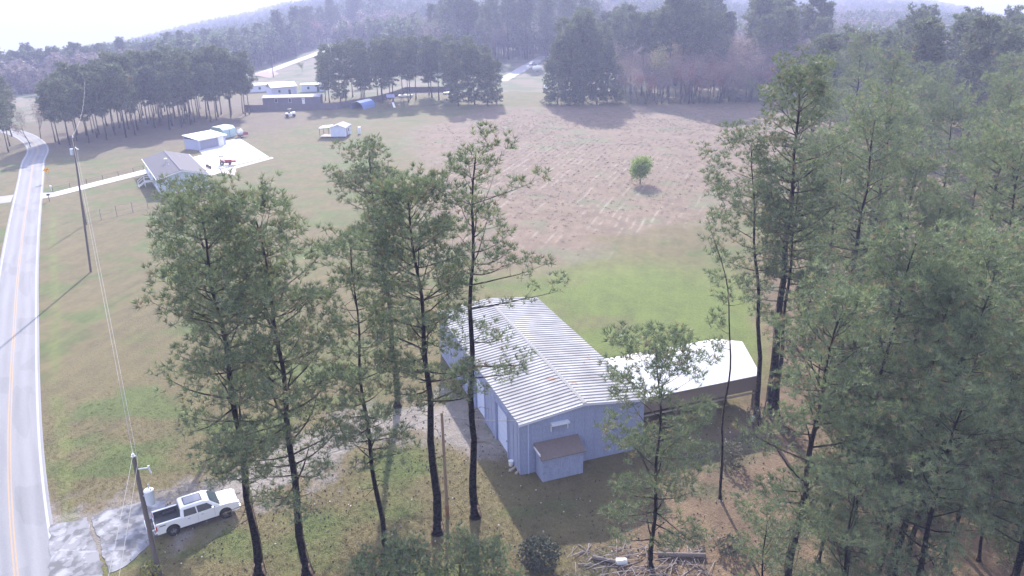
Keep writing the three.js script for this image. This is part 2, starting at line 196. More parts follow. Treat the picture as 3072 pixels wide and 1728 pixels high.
// o: seed H r0 cb R lean[dx,dz] step perLevel size blades width twigs sides side(bias azimuth) full
function buildPine(g, o) {
  const r = rng(o.seed), T = new Tris(), limbs = new Tubes(), trunk = new Tubes(), H = o.far || o.H < 8 ? o.H : o.H - 1.1, lean = o.lean ?? [0, 0], wob = o.wob ?? 0.25, p1 = r() * 6, p2 = r() * 6;
  const axis = (y) => { const t = y / H; return V(lean[0] * t * t * 0.5 + lean[0] * t * 0.5 + wob * Math.sin(t * 5 + p1) * t + 0.09 * Math.sin(y * 0.9 + p2), y, lean[1] * t + wob * Math.sin(t * 4.3 + p2) * t); };
  const rad = (y) => o.r0 * (1 - 0.86 * Math.pow(y / H, 0.9)) * (1 + 0.55 * Math.exp(-y / (o.r0 * 1.6)));
  const ys = []; for (let i = 0; i <= (o.segs ?? 16); i++) { const t = i / (o.segs ?? 16); ys.push(t < 0.2 && i ? H * t * 0.7 : H * t * 0.985); } ys.sort((a, b) => a - b);
  trunk.add(ys.map(axis), ys.map(rad), o.sides ?? 10);
  const cb = o.cb * H, size = o.size ?? 0.34, n = o.blades ?? 9, wd = o.width ?? 0.05, tw = o.twigs ?? 6, full = o.full ?? 1;
  for (let y = cb; y < H * 0.985; y += (o.step ?? 0.75) * (0.7 + 0.6 * r())) {
    const t = (y - cb) / (H - cb), k = Math.max(1, Math.round((o.perLevel ?? 3) * (0.6 + 0.8 * r()))), gap = o.gappy ? vn(y * 0.55, o.seed * 3.1) : 1; if (gap < (o.gappy ?? 0) && t < 0.75) continue;
    const a0 = r() * 6.2832;
    for (let j = 0; j < k; j++) {
      if (r() < (1 - t) * (o.thin ?? 0.3)) continue;
      const az = a0 + (j / k) * 6.2832 + (r() - 0.5) * 1.1, prof = t > 0.35 ? Math.sqrt(Math.max(0.05, 1 - ((t - 0.35) / 0.69) ** (o.far ? 2.1 : 3.4))) : lerp(0.72, 1, t / 0.35), L = Math.max(0.5, o.R * prof * (0.5 + 0.6 * r()) * (1 + (o.bias ? 0.55 * Math.cos(az - o.bias) : 0)));
      const el = lerp(-0.1, 0.6, Math.pow(t, 1.2)) + (r() - 0.5) * 0.4, A = axis(y), dir = V(Math.cos(az) * Math.cos(el), Math.sin(el), Math.sin(az) * Math.cos(el)), pts = [A.clone()], rr = [Math.min(rad(y) * 0.5, 0.018 * L + 0.014)], m = o.seg ?? 5; let q = A.clone(), d = dir.clone();
      for (let s = 1; s <= m; s++) { d.add(V((r() - 0.5) * 0.28, 0.1 + (r() - 0.5) * 0.2, (r() - 0.5) * 0.28)).normalize(); q = q.clone().addScaledVector(d, L / m); pts.push(q.clone()); rr.push(rr[0] * (1 - 0.85 * (s / m))); }
      limbs.add(pts, rr, o.lsides ?? 4);
      const side = V(0, 1, 0).cross(d).normalize(), nc = 1 + Math.round((L / (o.every ?? 1.25)) * full * (0.7 + 0.6 * r()));
      for (let c = 0; c < nc; c++) { // clumps of needle tufts carried on twigs at the outer limb
        const u = Math.max(o.bare ?? 0.4, 1 - c * (0.62 / nc) - 0.1 * r()), f = u * m, i0 = Math.min(m - 1, Math.floor(f)), P = pts[i0].clone().lerp(pts[i0 + 1], f - i0), C = P.clone().addScaledVector(side, c ? (c % 2 ? 1 : -1) * L * (0.12 + 0.2 * r()) : 0).addScaledVector(d, 0.25 * r()).add(V(0, 0.1 + 0.3 * r(), 0)), rc = (o.clump ?? 0.62) * (0.65 + 0.6 * r());
        if (!o.far) limbs.add([P, P.clone().lerp(C, 0.6).add(V(0, -0.05, 0)), C], [0.018, 0.014, 0.008], 3);
        const q2 = Math.max(2, Math.round((o.dense ?? 11) * (rc / 0.62) * (0.7 + 0.6 * r())));
        for (let k2 = 0; k2 < q2; k2++) { const e = sphere(r), w = Math.cbrt(0.15 + 0.85 * r()), pos = C.clone().add(V(e.x * rc * w, e.y * rc * 0.6 * w, e.z * rc * w)); tuft(T, r, pos, e.multiplyScalar(0.6).addScaledVector(d, 0.35).add(V(0, 0.35, 0)), size, n, wd, o.tone ?? 1); }
      }
    }
  }
  for (let i = 0; i < (o.snags ?? 0); i++) { // dead stubs under the crown
    const y = lerp(H * 0.18, cb, r()), az = r() * 6.2832, L = 0.5 + 1.6 * r(), A = axis(y), e = A.clone().add(V(Math.cos(az) * L * 0.6, L * 0.05, Math.sin(az) * L * 0.6)), f = e.clone().add(V(Math.cos(az + 0.4) * L * 0.5, -L * (0.1 + 0.4 * r()), Math.sin(az + 0.4) * L * 0.5)); limbs.add([A, e, f], [0.035, 0.022, 0.008], 4);
  }
  part(g, 'trunk', [trunk.geo(), limbs.geo()], M.bark);
  part(g, 'crown', T.geo(), M.needle); return T.p.length / 9;
}
function pine(name, label, o, x, z, turn = 0, group) { const g = thing(name, label, 'tree', x, hgt(x, z) - 0.03, z, turn, group); buildPine(g, o); return g; }
const G1 = 'tall pines standing in the front yard';
const near = { size: 0.42, blades: 13, width: 0.034, dense: 12, clump: 0.68 };
pine('pine_tree', 'tall pine with broad dense crown leaning over the white pickup truck', { ...near, seed: 11, H: 25.8, r0: 0.3, cb: 0.3, R: 4.6, lean: [0.1, 0], perLevel: 3.6, snags: 9, full: 1.35 }, -16.7, -41.1, 0, G1);
pine('pine_tree', 'tall pine with dense rounded crown, second from the truck', { ...near, seed: 12, H: 25.2, r0: 0.29, cb: 0.26, R: 4.3, lean: [0.1, 0], perLevel: 3.6, snags: 8, full: 1.3 }, -13.7, -41, 0, G1);
pine('pine_tree', 'thin-stemmed pine with a narrow ragged crown', { ...near, seed: 13, H: 23.2, r0: 0.19, cb: 0.34, R: 3.2, lean: [-0.8, 0], perLevel: 3, snags: 7, wob: 0.4 }, -8.8, -42.8, 0, G1);
pine('pine_tree', 'stout pine with a domed crown beside the bare wooden post', { ...near, seed: 14, H: 25.1, r0: 0.33, cb: 0.4, R: 4.2, lean: [-0.6, 0], perLevel: 3.8, snags: 9, full: 1.4 }, -5.4, -45, 0, G1);
pine('pine_tree', 'tallest open-crowned pine in front of the metal building wall', { ...near, seed: 15, H: 27.5, r0: 0.31, cb: 0.42, R: 3.7, lean: [0.8, 0], perLevel: 2.5, step: 0.85, snags: 5, bias: 0.1, wob: 0.15 }, -3, -46.7, 0, G1);
pine('pine_tree', 'dense pine behind the truck-side pines, in front of the small house', { ...near, seed: 16, H: 21.6, r0: 0.27, cb: 0.34, R: 4.2, lean: [-0.8, 0], perLevel: 3.4, snags: 3, full: 1.2 }, -25.6, -64, 0, G1);
pine('pine_tree', 'dense wide pine behind the thin-stemmed pine', { ...near, seed: 17, H: 24.6, r0: 0.3, cb: 0.4, R: 4.4, lean: [-0.6, 0], perLevel: 3.5, snags: 3, full: 1.2 }, -10.6, -63, 0, G1);
for (const [i, x, z, H] of [[0, -5.9, -35.2, 6.8], [1, -3.2, -35.6, 6.4], [2, -8.0, -35.3, 6.0], [3, -1.2, -35, 5.9]]) pine('young_pine', 'bushy young pine at the feet of the tall yard pines', { size: 0.32, blades: 11, width: 0.045, tone: 1.15, seed: 30 + i, H, r0: 0.09, cb: 0.1, R: 1.7, step: 0.38, perLevel: 4, bare: 0.25, segs: 8, clump: 0.4, thin: 0, dense: 8, every: 0.9, full: 1.2 }, x, z, i, 'young pines below the tall pines');
// right-hand woodlot
const GR = 'pines in the woodlot right of the metal building';
pine('slender_pine', 'slender young pine in front of the metal building beside the brush pile', { ...near, seed: 21, H: 17.3, r0: 0.17, cb: 0.14, R: 4.3, lean: [-0.3, 0], perLevel: 3, snags: 3, full: 1.1 }, 8.7, -41, 0, GR);
pine('crooked_pine', 'very thin crooked pine with few needle tufts before the open shed', { ...near, seed: 22, H: 23, r0: 0.11, cb: 0.56, R: 1.7, lean: [-2.1, 0], perLevel: 1.6, step: 1.1, wob: 0.9, gappy: 0.35, segs: 22 }, 15.1, -48.3, 0, GR);
pine('forked_pine', 'pine with high bare stem and airy crown beside the open shed', { ...near, seed: 23, H: 25, r0: 0.24, cb: 0.5, R: 4.0, lean: [-2.6, 0], perLevel: 2.8, bias: 3.1, wob: 0.3 }, 21.2, -59.8, 0, GR);
pine('great_pine', 'tallest round-topped pine of the woodlot, by the open shed corner post', { ...near, seed: 24, H: 29.8, r0: 0.4, cb: 0.42, R: 4.6, lean: [-0.7, 0], perLevel: 3.4, snags: 6, full: 1.15 }, 22.6, -60.6, 0, GR);
const protos = [];
[[31.0, -67.0, 26, 0.3, 0.28, 5.2, 0, 0], [21.5, -42.2, 22.8, 0.2, 0.3, 3.9, 1.6, 0], [24.8, -49.7, 17, 0.17, 0.2, 3.8, -0.6, 0], [16.7, -39.0, 20.2, 0.27, 0.24, 4.2, 1.3, 0], [23.9, -40.1, 22, 0.24, 0.26, 4.2, 2.0, 0.5], [23, -60.2, 22.6, 0.22, 0.4, 3.4, -0.4, -0.6]].forEach(([x, z, H, r0, cb, R, lx, lz], i) => protos.push(pine('woodlot_pine', 'tall grey-green pine in the crowded woodlot', { ...near, tone: 1.15, seed: 40 + i, H, r0, cb, R, lean: [lx, lz], perLevel: 3, snags: 6 }, x, z, 0, GR)));
{ const r = rng(5), spots = [[19.3, -41.2, 0.62, 1], [22.9, -39.6, 0.86, 1], [24.9, -41, 0.76, 4], [27.5, -41, 0.7, 4], [29.9, -40.6, 0.62, 2], [28.5, -47, 0.95, 1], [33, -45, 0.95, 4], [36, -50, 0.95, 3], [38, -58, 0.98, 0], [34.5, -62, 0.9, 1], [29.5, -61, 0.75, 2], [42, -66, 0.95, 0], [37, -71, 1.0, 3], [44.5, -55, 0.9, 4], [33, -78, 1.0, 5], [39.5, -82, 0.98, 0], [46, -76, 1.0, 1], [51, -68, 0.95, 3], [53, -84, 1.0, 0], [46.5, -92, 1.0, 5], [38, -94, 0.95, 3], [57, -98, 1.0, 1], [50, -105, 1.02, 0], [62, -88, 1.0, 3], [43, -112, 0.98, 0], [60, -115, 1.02, 5], [52, -125, 1.0, 3], [68, -108, 1.0, 0], [70, -128, 1.0, 1], [61, -140, 1.04, 0], [78, -145, 1.0, 3], [71, -160, 1.02, 5], [88, -135, 1.0, 0], [84, -168, 1.0, 3], [34, -49, 0.6, 1], [28.5, -65.5, 0.62, 2], [33.5, -69, 0.6, 4], [35.5, -55, 0.62, 2], [40, -63, 0.6, 1], [31, -73, 0.6, 2], [38, -77, 0.62, 2], [35, -86, 0.65, 2], [43, -86, 0.65, 1], [42, -72, 0.6, 2], [48, -81, 0.65, 4], [41, -102, 0.7, 2], [26, -45.5, 0.5, 2], [32, -42, 0.6, 1], [17.5, -33.5, 0.78, 2], [21.5, -34.5, 0.8, 3], [13.5, -34.5, 0.6, 2], [28.5, -35.5, 0.8, 0], [31.5, -37, 0.85, 2], [19.8, -37.5, 0.85, 2], [34, -40, 0.7, 3], [36.5, -46, 0.9, 0]];
  for (const [x, z, s, k] of spots) copy(protos[k], x + (r() - 0.5), -0.03, z + (r() - 0.5), (x > 24 ? (r() - 0.5) * 0.9 : (r() - 0.5) * 0.3) + (z < -60 ? r() * 6 : 0), s * (0.96 + 0.08 * r())); }
console.log('near pines done');
// middle-distance pines: few prototypes, one clone per tree
const far = { far: 1, tone: 0.85, dense: 4.5, clump: 0.85, every: 2.2, thin: 0.15, size: 1.0, blades: 7, width: 0.24, segs: 6, sides: 5, lsides: 3, seg: 3 };
const mids = [], hedge = [];
for (let i = 0; i < 5; i++) { const g = new THREE.Group(); g.name = 'plantation_pine'; buildPine(g, { ...far, seed: 60 + i, H: 18, r0: 0.17, cb: 0.4, R: 2.9, step: 0.65, perLevel: 3.4, size: 0.85, width: 0.22, bare: 0.3 }); mids.push(g); }
for (let i = 0; i < 4; i++) { const g = new THREE.Group(); g.name = 'edge_pine'; buildPine(g, { ...far, seed: 70 + i, H: 27, r0: 0.26, cb: [0.06, 0.26, 0.56, 0.4][i], R: [5, 5, 3.8, 4.6][i], step: 0.85, perLevel: 3.8, bare: 0.25 }); hedge.push(g); }
function plant(proto, x, z, turn, s, label, group) { const c = proto.clone(); c.name = numbered(proto.name); c.position.set(x, hgt(x, z) - 0.05, z); c.rotation.y = turn; const j = vn(x * 3.7, z * 5.1); c.scale.set(s * (0.9 + 0.25 * j), s, s * (0.9 + 0.25 * j)); c.rotation.z = (j - 0.5) * 0.05; scene.add(c); return tag(c, label, 'tree', group); }
{ const r = rng(9);
  // planted grove between the road bend and the long dark fence
  const A = [-115.5, -201], B = [-83, -258]; for (let row = 0; row < 7; row++) for (let k = 0; k < 15; k++) { const t = k / 14, x = lerp(A[0], B[0], t) - row * 4.6 + (r() - 0.5) * 2.4, z = lerp(A[1], B[1], t) - row * 3.0 + (r() - 0.5) * 2.4; if (r() < 0.08 || x < -140 + row) continue; if (pdist(roadPts, x, z) < 4.2 || x < -122) continue; plant(mids[Math.floor(r() * 5)], x, z, r() * 6.28, 0.78 + 0.36 * r(), 'slim pine in the planted grove between road bend and dark fence', 'planted pine grove'); }
  // clump behind the blue tarp tent
  for (const [x, z, s, k] of [[-62.5, -279, 0.72, 1], [-57, -283, 0.72, 3], [-52, -286, 0.76, 1], [-47.5, -290, 0.74, 2], [-44, -281, 0.75, 1], [-40.5, -284, 0.78, 3], [-36, -291, 0.76, 2], [-33, -287, 0.78, 3], [-28, -293, 0.78, 1], [-25, -286, 0.74, 2], [-39, -297, 0.75, 3], [-54, -294, 0.72, 1], [-48, -301, 0.75, 3], [-30, -301, 0.75, 1], [-66, -290, 0.6, 1], [-60, -287, 0.7, 0], [-50, -280, 0.66, 1], [-43, -290, 0.74, 1], [-35, -282, 0.7, 3], [-58, -300, 0.75, 3], [-22, -296, 0.78, 1]]) plant(hedge[k], x + (r() - 0.5), z, r() * 6.28, s, 'pine in the clump behind the blue tarp tent', 'pines behind the tarp tent');
  for (const [x, z, s, k] of [[-17, -270, 0.74, 0], [-11.5, -272, 0.7, 0], [-7, -268, 0.6, 0], [-4, -272, 0.52, 0], [-14, -280, 0.78, 1], [-20, -280, 0.7, 1], [-8, -278, 0.68, 1]]) plant(hedge[k], x, z, r() * 6.28, s, 'low-branched pine on the left of the grassy gap', 'pines left of the grassy gap');
  for (const [x, z, s, k] of [[16.5, -268, 0.74, 0], [20.5, -265, 0.9, 0], [25, -269, 1.04, 0], [29.5, -266, 0.86, 0], [33.5, -271, 0.7, 0], [20, -276, 0.98, 1], [26.5, -278, 1.08, 1], [32, -279, 0.9, 1], [37, -269, 0.45, 0], [14, -270, 0.52, 0], [23, -263, 0.6, 0]]) plant(hedge[k], x, z, r() * 6.28, s, 'big dense dark pine on the right of the grassy gap', 'dark pines right of the grassy gap');
  // tall open pines of the wood behind the field
  for (let i = 0; i < 34; i++) { const x = 38 + i * 2.3 + (r() - 0.5) * 4, z = -266 - r() * 60 - (i < 20 ? 2 : 0); plant(hedge[2 + (r() < 0.35 ? 1 : 0)], x, z, r() * 6.28, 0.95 + 0.35 * r(), 'tall bare-stemmed pine in the wood behind the fallow field', 'tall pines behind the field'); }
  for (let i = 0; i < 26; i++) { const x = -40 + i * 3.4 + (r() - 0.5) * 4, z = -395 - r() * 90; plant(hedge[2 + (r() < 0.3 ? 1 : 0)], x, z, r() * 6.28, 0.95 + 0.3 * r(), 'tall hazy pine in the far wood beyond the grassy gap', 'far wood beyond the gap'); }
  // right-hand woods further back
  for (let i = 0; i < 44; i++) { const t = r(), x = lerp(74, 150, t) + (r() - 0.5) * 14, z = lerp(-150, -285, r()) + (x - 90) * 0.3; if (x < 88 && z < -200) continue; plant(hedge[Math.floor(r() * 4)], x, z, r() * 6.28, 0.8 + 0.25 * r(), 'crowded pine in the deep woods right of the field', 'deep woods right of the field'); }
  // dark wood edge beyond the highway
  for (let i = 0; i < 52; i++) { const t = i / 51, x = lerp(-262, -140, t) + (r() - 0.5) * 7, z = lerp(-330, -470, t) - r() * 26; plant(hedge[Math.floor(r() * 2)], x, z, r() * 6.28, 0.62 + 0.2 * r(), 'dark pine in the long wood edge beyond the highway', 'wood edge beyond the highway'); }
  for (let i = 0; i < 20; i++) { const t = i / 19, x = lerp(-140, -112, t) + (r() - 0.5) * 6, z = lerp(-480, -760, t) - r() * 30; plant(hedge[Math.floor(r() * 2)], x, z, r() * 6.28, 0.75 + 0.25 * r(), 'hazy pine lining the far highway', 'pines along the far highway'); }
}
// broadleaf trees: bare or budding in early spring
function buildBroad(g, o) {
  const r = rng(o.seed), T = new Tris(), B = new Tubes(), H = o.H, ends = [];
  const grow = (p, d, L, rad, lev) => { const m = 4, pts = [p.clone()], rr = [rad]; let q = p.clone(), e = d.clone(); for (let s = 1; s <= m; s++) { e.add(sphere(r).multiplyScalar(0.16)).add(V(0, 0.05, 0)).normalize(); q = q.clone().addScaledVector(e, L / m); pts.push(q); rr.push(rad * (1 - 0.55 * s / m)); } B.add(pts, rr, lev ? 4 : 7); if (lev >= o.levels) { ends.push([pts, e]); return; } const k = lev ? 3 : o.forks ?? 5; for (let j = 0; j < k; j++) { const i = lev ? 2 + Math.floor(r() * 3) : 2 + (j % 3), s = sphere(r); s.y = Math.abs(s.y) * 0.4; grow(pts[Math.min(i, m)], e.clone().multiplyScalar(0.75).add(s.multiplyScalar(o.spread ?? 0.8)).normalize(), L * (0.62 + 0.2 * r()), rr[Math.min(i, m)] * 0.6, lev + 1); } };
  grow(V(0, 0, 0), V(0, 1, 0), H * (o.stem ?? 0.42), o.r0, 0);
  const per = Math.max(1, Math.round(o.leaves / ends.length));
  for (const [pts, e] of ends) for (let i = 0; i < per; i++) { const a = pts[1 + Math.floor(r() * 4)], c = a.clone().add(sphere(r).multiplyScalar(o.cloud * Math.cbrt(r()))), d = sphere(r), q = sphere(r).cross(d).normalize(), L = o.leaf * (0.6 + 0.8 * r()), w = o.leafW ?? 0.45, k = 0.7 + 0.6 * r(), cc = o.cols[Math.floor(r() * o.cols.length)], col = [cc[0] * k, cc[1] * k, cc[2] * k]; T.tri(c.x - q.x * L * w, c.y - q.y * L * w, c.z - q.z * L * w, c.x + q.x * L * w, c.y + q.y * L * w, c.z + q.z * L * w, c.x + d.x * L, c.y + d.y * L, c.z + d.z * L, col); }
  part(g, 'trunk', B.geo(), M.twig); part(g, 'crown', T.geo(), M.leaf);
}
{ const g = thing('round_tree', 'lone round light-green tree standing in the fallow field', 'tree', 25.3, 0, -149.5); buildBroad(g, { seed: 81, H: 6.8, r0: 0.13, levels: 3, forks: 7, stem: 0.3, spread: 1.1, leaves: 6500, cloud: 1.35, leaf: 0.24, cols: [[0.25, 0.34, 0.06], [0.31, 0.38, 0.08], [0.2, 0.29, 0.06]] }); }
const bare = [], kinds = [[[[0.26, 0.2, 0.19], [0.3, 0.23, 0.21]], 1], [[[0.29, 0.2, 0.17], [0.24, 0.21, 0.14]], 1], [[[0.4, 0.15, 0.12], [0.34, 0.17, 0.14]], 1], [[[0.42, 0.36, 0.14], [0.36, 0.34, 0.16]], 1], [[[0.19, 0.24, 0.09], [0.24, 0.28, 0.1]], 1]];
kinds.forEach(([cols], i) => { const g = new THREE.Group(); g.name = ['bare_tree', 'budding_tree', 'red_budded_tree', 'yellow_budded_tree', 'leafing_tree'][i]; buildBroad(g, { seed: 90 + i, H: 17, r0: 0.2, levels: 2, forks: 6, stem: 0.5, spread: 0.75, leaves: i < 2 ? 1700 : 1500, cloud: 2.1, leaf: i < 2 ? 0.6 : 0.45, leafW: i < 2 ? 0.14 : 0.45, cols }); bare.push(g); });
{ const r = rng(19), lab = ['bare grey-brown tree among the hazy woods', 'bare tree with first brown buds among the hazy woods', 'red-budded tree in the wood behind the field', 'yellow-budded tree in the wood behind the field', 'tree coming into fresh green leaf at the wood edge'], gp = ['bare trees in the woods', 'budding trees in the woods', 'red-budded trees', 'yellow-budded trees', 'trees in fresh leaf'];
  const put = (k, x, z, s) => plant(bare[k], x, z, r() * 6.28, s, lab[k], gp[k]);
  for (let i = 0; i < 84; i++) put(r() < 0.55 ? 0 : 1, 38 + r() * 95, -268 - r() * 75, 0.7 + 0.5 * r());
  for (let i = 0; i < 40; i++) put(r() < 0.55 ? 0 : 1, -45 + r() * 100, -400 - r() * 110, 0.85 + 0.4 * r());
  for (let i = 0; i < 22; i++) put(r() < 0.5 ? 0 : 1, 40 + i * 2.5 + r() * 2, -261 - r() * 7, 0.55 + 0.35 * r());
  for (const [x, z, s] of [[46, -263, 0.6], [61, -262, 0.7], [69, -264, 0.72], [83, -266, 0.65], [64, -268, 0.75], [72, -270, 0.8], [58, -276, 0.7], [79, -282, 0.85], [-132, -560, 1.1], [-215, -395, 0.9]]) put(2, x, z, s);
  for (const [x, z, s] of [[50, -272, 0.95], [55, -285, 1.05], [45, -335, 0.9], [-60, -330, 0.5], [-20, -335, 0.55], [-52, -345, 0.6]]) put(3, x, z, s);
  for (const [x, z, s] of [[36, -268, 0.45], [80, -262, 0.5], [88, -258, 0.5], [44, -95, 0.8], [50, -88, 0.7], [36, -84, 0.75], [38, -45, 0.55], [30, -38.5, 0.35], [-100, -395, 0.3], [-88, -378, 0.3]]) put(4, x, z, s);
  for (let i = 0; i < 16; i++) put(r() < 0.6 ? 1 : 0, -124 - r() * 26, -178 - r() * 42 - (r() < 0.3 ? 12 : 0), 0.45 + 0.35 * r());
  for (const [x, z, s] of [[-126, -197, 0.75], [-131, -206, 0.8], [-140, -222, 0.85]]) plant(mids[1], x, z, r() * 6, s, 'pine among the bare bushes left of the road bend', 'pines left of the road bend');
}
// woods too far to count
{ const protoGeo = (seed, cols, up) => { const r = rng(seed), T = new Tris(); for (let i = 0; i < 170; i++) { const c = sphere(r); c.multiplyScalar(Math.cbrt(r()) * 1); const p = V(c.x * 3.6, up + c.y * 6, c.z * 3.6), d = sphere(r), q = sphere(r).cross(d).normalize(), L = 1.5 * (0.6 + 0.8 * r()), k = 0.7 + 0.6 * r(), cc = cols[i % cols.length]; T.tri(p.x - q.x * L * 0.5, p.y - q.y * L * 0.5, p.z - q.z * L * 0.5, p.x + q.x * L * 0.5, p.y + q.y * L * 0.5, p.z + q.z * L * 0.5, p.x + d.x * L, p.y + d.y * L, p.z + d.z * L, [cc[0] * k, cc[1] * k, cc[2] * k]); } for (const a of [0, 1.57]) { const x = Math.cos(a) * 0.22, z = Math.sin(a) * 0.22; T.tri(-x, 0, -z, x, 0, z, 0, up + 3, 0, [0.09, 0.07, 0.06]); } return T.geo(); };
  const keep = (x, z) => { const r_ = Math.hypot(x, z), az = Math.atan2(x, -z) / D2R; if (r_ < (az > 9 ? 345 : 400)) return false; if (az < -12 && az > -33 && pdist([[-140, -330], [-125, -405], [-115, -505], [-108, -628], [-104, -732], [-98, -900]], x, z) < 14) return false; if (x > -130 && x < -66 && z > -485) return false; if (x > -14 && x < 26 && z > -425) return false; if (x < -165 && x > -300 && z > -330) return false; return true; };
  const mk = (name, label, geo, n, seed, test) => { const r = rng(seed), m4 = new THREE.Matrix4(), L = []; let guard = 0; while (L.length < n && guard++ < n * 20) { const az = lerp(-44, 44, r()) * D2R, rr = 345 + 2350 * Math.pow(r(), 1.7), x = Math.sin(az) * rr, z = -Math.cos(az) * rr; if (!keep(x, z) || !test(x, z, r)) continue; const s = 0.85 + 0.4 * r(); L.push([x, z, s, r() * 6.28]); } const im = new THREE.InstancedMesh(geo, M.leaf, L.length); L.forEach(([x, z, s, a], i) => { m4.makeRotationY(a).scale(V(s, s, s)).setPosition(x, hgt(x, z) - 0.3, z); im.setMatrixAt(i, m4); }); im.name = name; im.castShadow = im.receiveShadow = true; tag(im, label, null, null, 'stuff'); scene.add(im); };
  mk('distant_pine_woods', 'hazy dark pine woods rolling to the skyline', protoGeo(1, [[0.125, 0.17, 0.075], [0.1, 0.13, 0.07], [0.13, 0.15, 0.08]], 11), 9500, 3, (x, z) => vn(x * 0.011, z * 0.011) < 0.66);
  mk('distant_bare_woods', 'hazy brown bare woods among the far pines', protoGeo(2, [[0.22, 0.175, 0.16], [0.25, 0.2, 0.18], [0.19, 0.165, 0.13]], 8), 5200, 4, (x, z) => vn(x * 0.011, z * 0.011) > 0.5);
}
console.log('woods done');
// ---------- metal building ----------
const streak = tex(512, 256, (u, v, o) => { const n = 0.86 + 0.26 * (fbm(u * 90, v * 3, 3) - 0.5) + 0.2 * (fbm(u * 10, v * 8, 4) - 0.5) + 0.12 * ss(0.62, 0.7, fbm(u * 40 + 7, v * 22, 3)) * -1; o[0] = n * 1.02; o[1] = n; o[2] = n * 0.97; }, true);
const wallBlue = mat(0.34, 0.4, 0.6, 0.6, { map: streak }), trimBlue = mat(0.5, 0.56, 0.76, 0.5);
{ const b = thing('metal_building', 'large pale-blue metal building with ribbed white gable roof', 'building', 0.4, 0, -51.8, 19.6 * D2R), W = 10.6, L = 23.5, E = 4.6, P = 5.25, S = (P - E) / (W / 2);
  const seg = (z0, z1, y0, y1, x) => bx(0.12, y1 - y0, z0 - z1, x, (y0 + y1) / 2, (z0 + z1) / 2), ribs = [];
  for (let z = -0.45; z > -L; z -= 0.9) if (!((z < -2.5 && z > -5.8) || (z < -8.4 && z > -11.6))) ribs.push(bx(0.03, E, 0.05, -0.075, E / 2, z));
  part(b, 'side_wall', [seg(0, -2.7, 0, E, 0), seg(-2.7, -5.6, 3.7, E, 0), seg(-5.6, -8.6, 0, E, 0), seg(-8.6, -11.4, 3.5, E, 0), seg(-11.4, -L, 0, E, 0), ...ribs], wallBlue);
  part(b, 'side_wall', seg(0, -L, 0, E, W), wallBlue);
  const gable = (z) => { const s = new THREE.Shape([new THREE.Vector2(0.06, 0), new THREE.Vector2(W - 0.06, 0), new THREE.Vector2(W - 0.06, E), new THREE.Vector2(W / 2, P - 0.06), new THREE.Vector2(0.06, E)]); return new THREE.ExtrudeGeometry(s, { depth: 0.12, bevelEnabled: false }).translate(0, 0, z - 0.06); };
  const fr = []; for (let x = 0.9; x < W; x += 0.9) fr.push(bx(0.05, E, 0.03, x, E / 2, 0.075));
  part(b, 'gable_wall', [gable(0), ...fr], wallBlue); part(b, 'gable_wall', gable(-L), wallBlue);
  const rt = tex(512, 1024, (u, v, o) => { const n = fbm(u * 7, v * 60, 3), m = fbm(u * 9 + 3, v * 12, 4), k = 0.31 + 0.12 * (n - 0.5) + 0.2 * (m - 0.5); let r = k, g = k * 0.985, bl = k * 0.98; for (const [a, c, s] of [[0.55, 0.145, 0.016], [0.42, 0.2, 0.018], [0.86, 0.33, 0.01], [0.9, 0.36, 0.008], [0.8, 0.3, 0.008]]) { const d = Math.hypot((u - a) * 0.45, v - c) + (vn(u * 60, v * 120) - 0.5) * 0.02, q = ss(s, s * 0.4, d); r = lerp(r, 0.3, q); g = lerp(g, 0.19, q); bl = lerp(bl, 0.14, q); } o[0] = r; o[1] = g; o[2] = bl; }, true);
  const roofM = new THREE.MeshStandardMaterial({ map: rt, roughness: 0.8, side: THREE.DoubleSide }), pitch = 0.5, prof = [[0, 0], [0.2, 0], [0.26, 0.06], [0.44, 0.06], [0.5, 0]];
  for (const s of [0, 1]) { const pos = [], uv = [], idx = [], x0 = s ? W + 0.2 : -0.2, x1 = W / 2, y0 = E + 0.07 - 0.2 * S, y1 = P + 0.07; let row = 0; const nr = Math.ceil((L + 0.5) / pitch);
    for (let k = 0; k < nr; k++) for (const [dz, dy] of prof) { const z = 0.25 - k * pitch - dz; pos.push(x0, y0 + dy, z, x1, y1 + dy, z); uv.push((x0 + 0.2) / (W + 0.4), (0.25 - z) / (L + 0.5), 0.5, (0.25 - z) / (L + 0.5)); if (row) { const a = (row - 1) * 2; idx.push(a, a + 1, a + 2, a + 2, a + 1, a + 3); } row++; }
    const g = new THREE.BufferGeometry(); g.setAttribute('position', new THREE.Float32BufferAttribute(pos, 3)); g.setAttribute('uv', new THREE.Float32BufferAttribute(uv, 2)); g.setIndex(idx); const ng = g.toNonIndexed(); ng.computeVertexNormals(); const m = part(b, 'roof_slope', ng, roofM); }
  part(b, 'ridge_cap', [quadsheet([[W / 2 - 0.16, P + 0.1, 0.25], [W / 2, P + 0.14, 0.25], [W / 2, P + 0.14, -L - 0.25], [W / 2 - 0.16, P + 0.1, -L - 0.25]], 0.01), quadsheet([[W / 2, P + 0.14, 0.25], [W / 2 + 0.16, P + 0.1, 0.25], [W / 2 + 0.16, P + 0.1, -L - 0.25], [W / 2, P + 0.14, -L - 0.25]], 0.01)], worn(0.27, 0.265, 0.265, 0.85, 0.5));
  part(b, 'fascia', [quadsheet([[-0.2, E - 0.2, 0.27], [W / 2, P - 0.12, 0.27], [W / 2, P + 0.1, 0.27], [-0.2, E + 0.03, 0.27]], 0.03), quadsheet([[W / 2, P - 0.12, 0.27], [W + 0.2, E - 0.2, 0.27], [W + 0.2, E + 0.03, 0.27], [W / 2, P + 0.1, 0.27]], 0.03)], mat(0.62, 0.64, 0.72, 0.5));
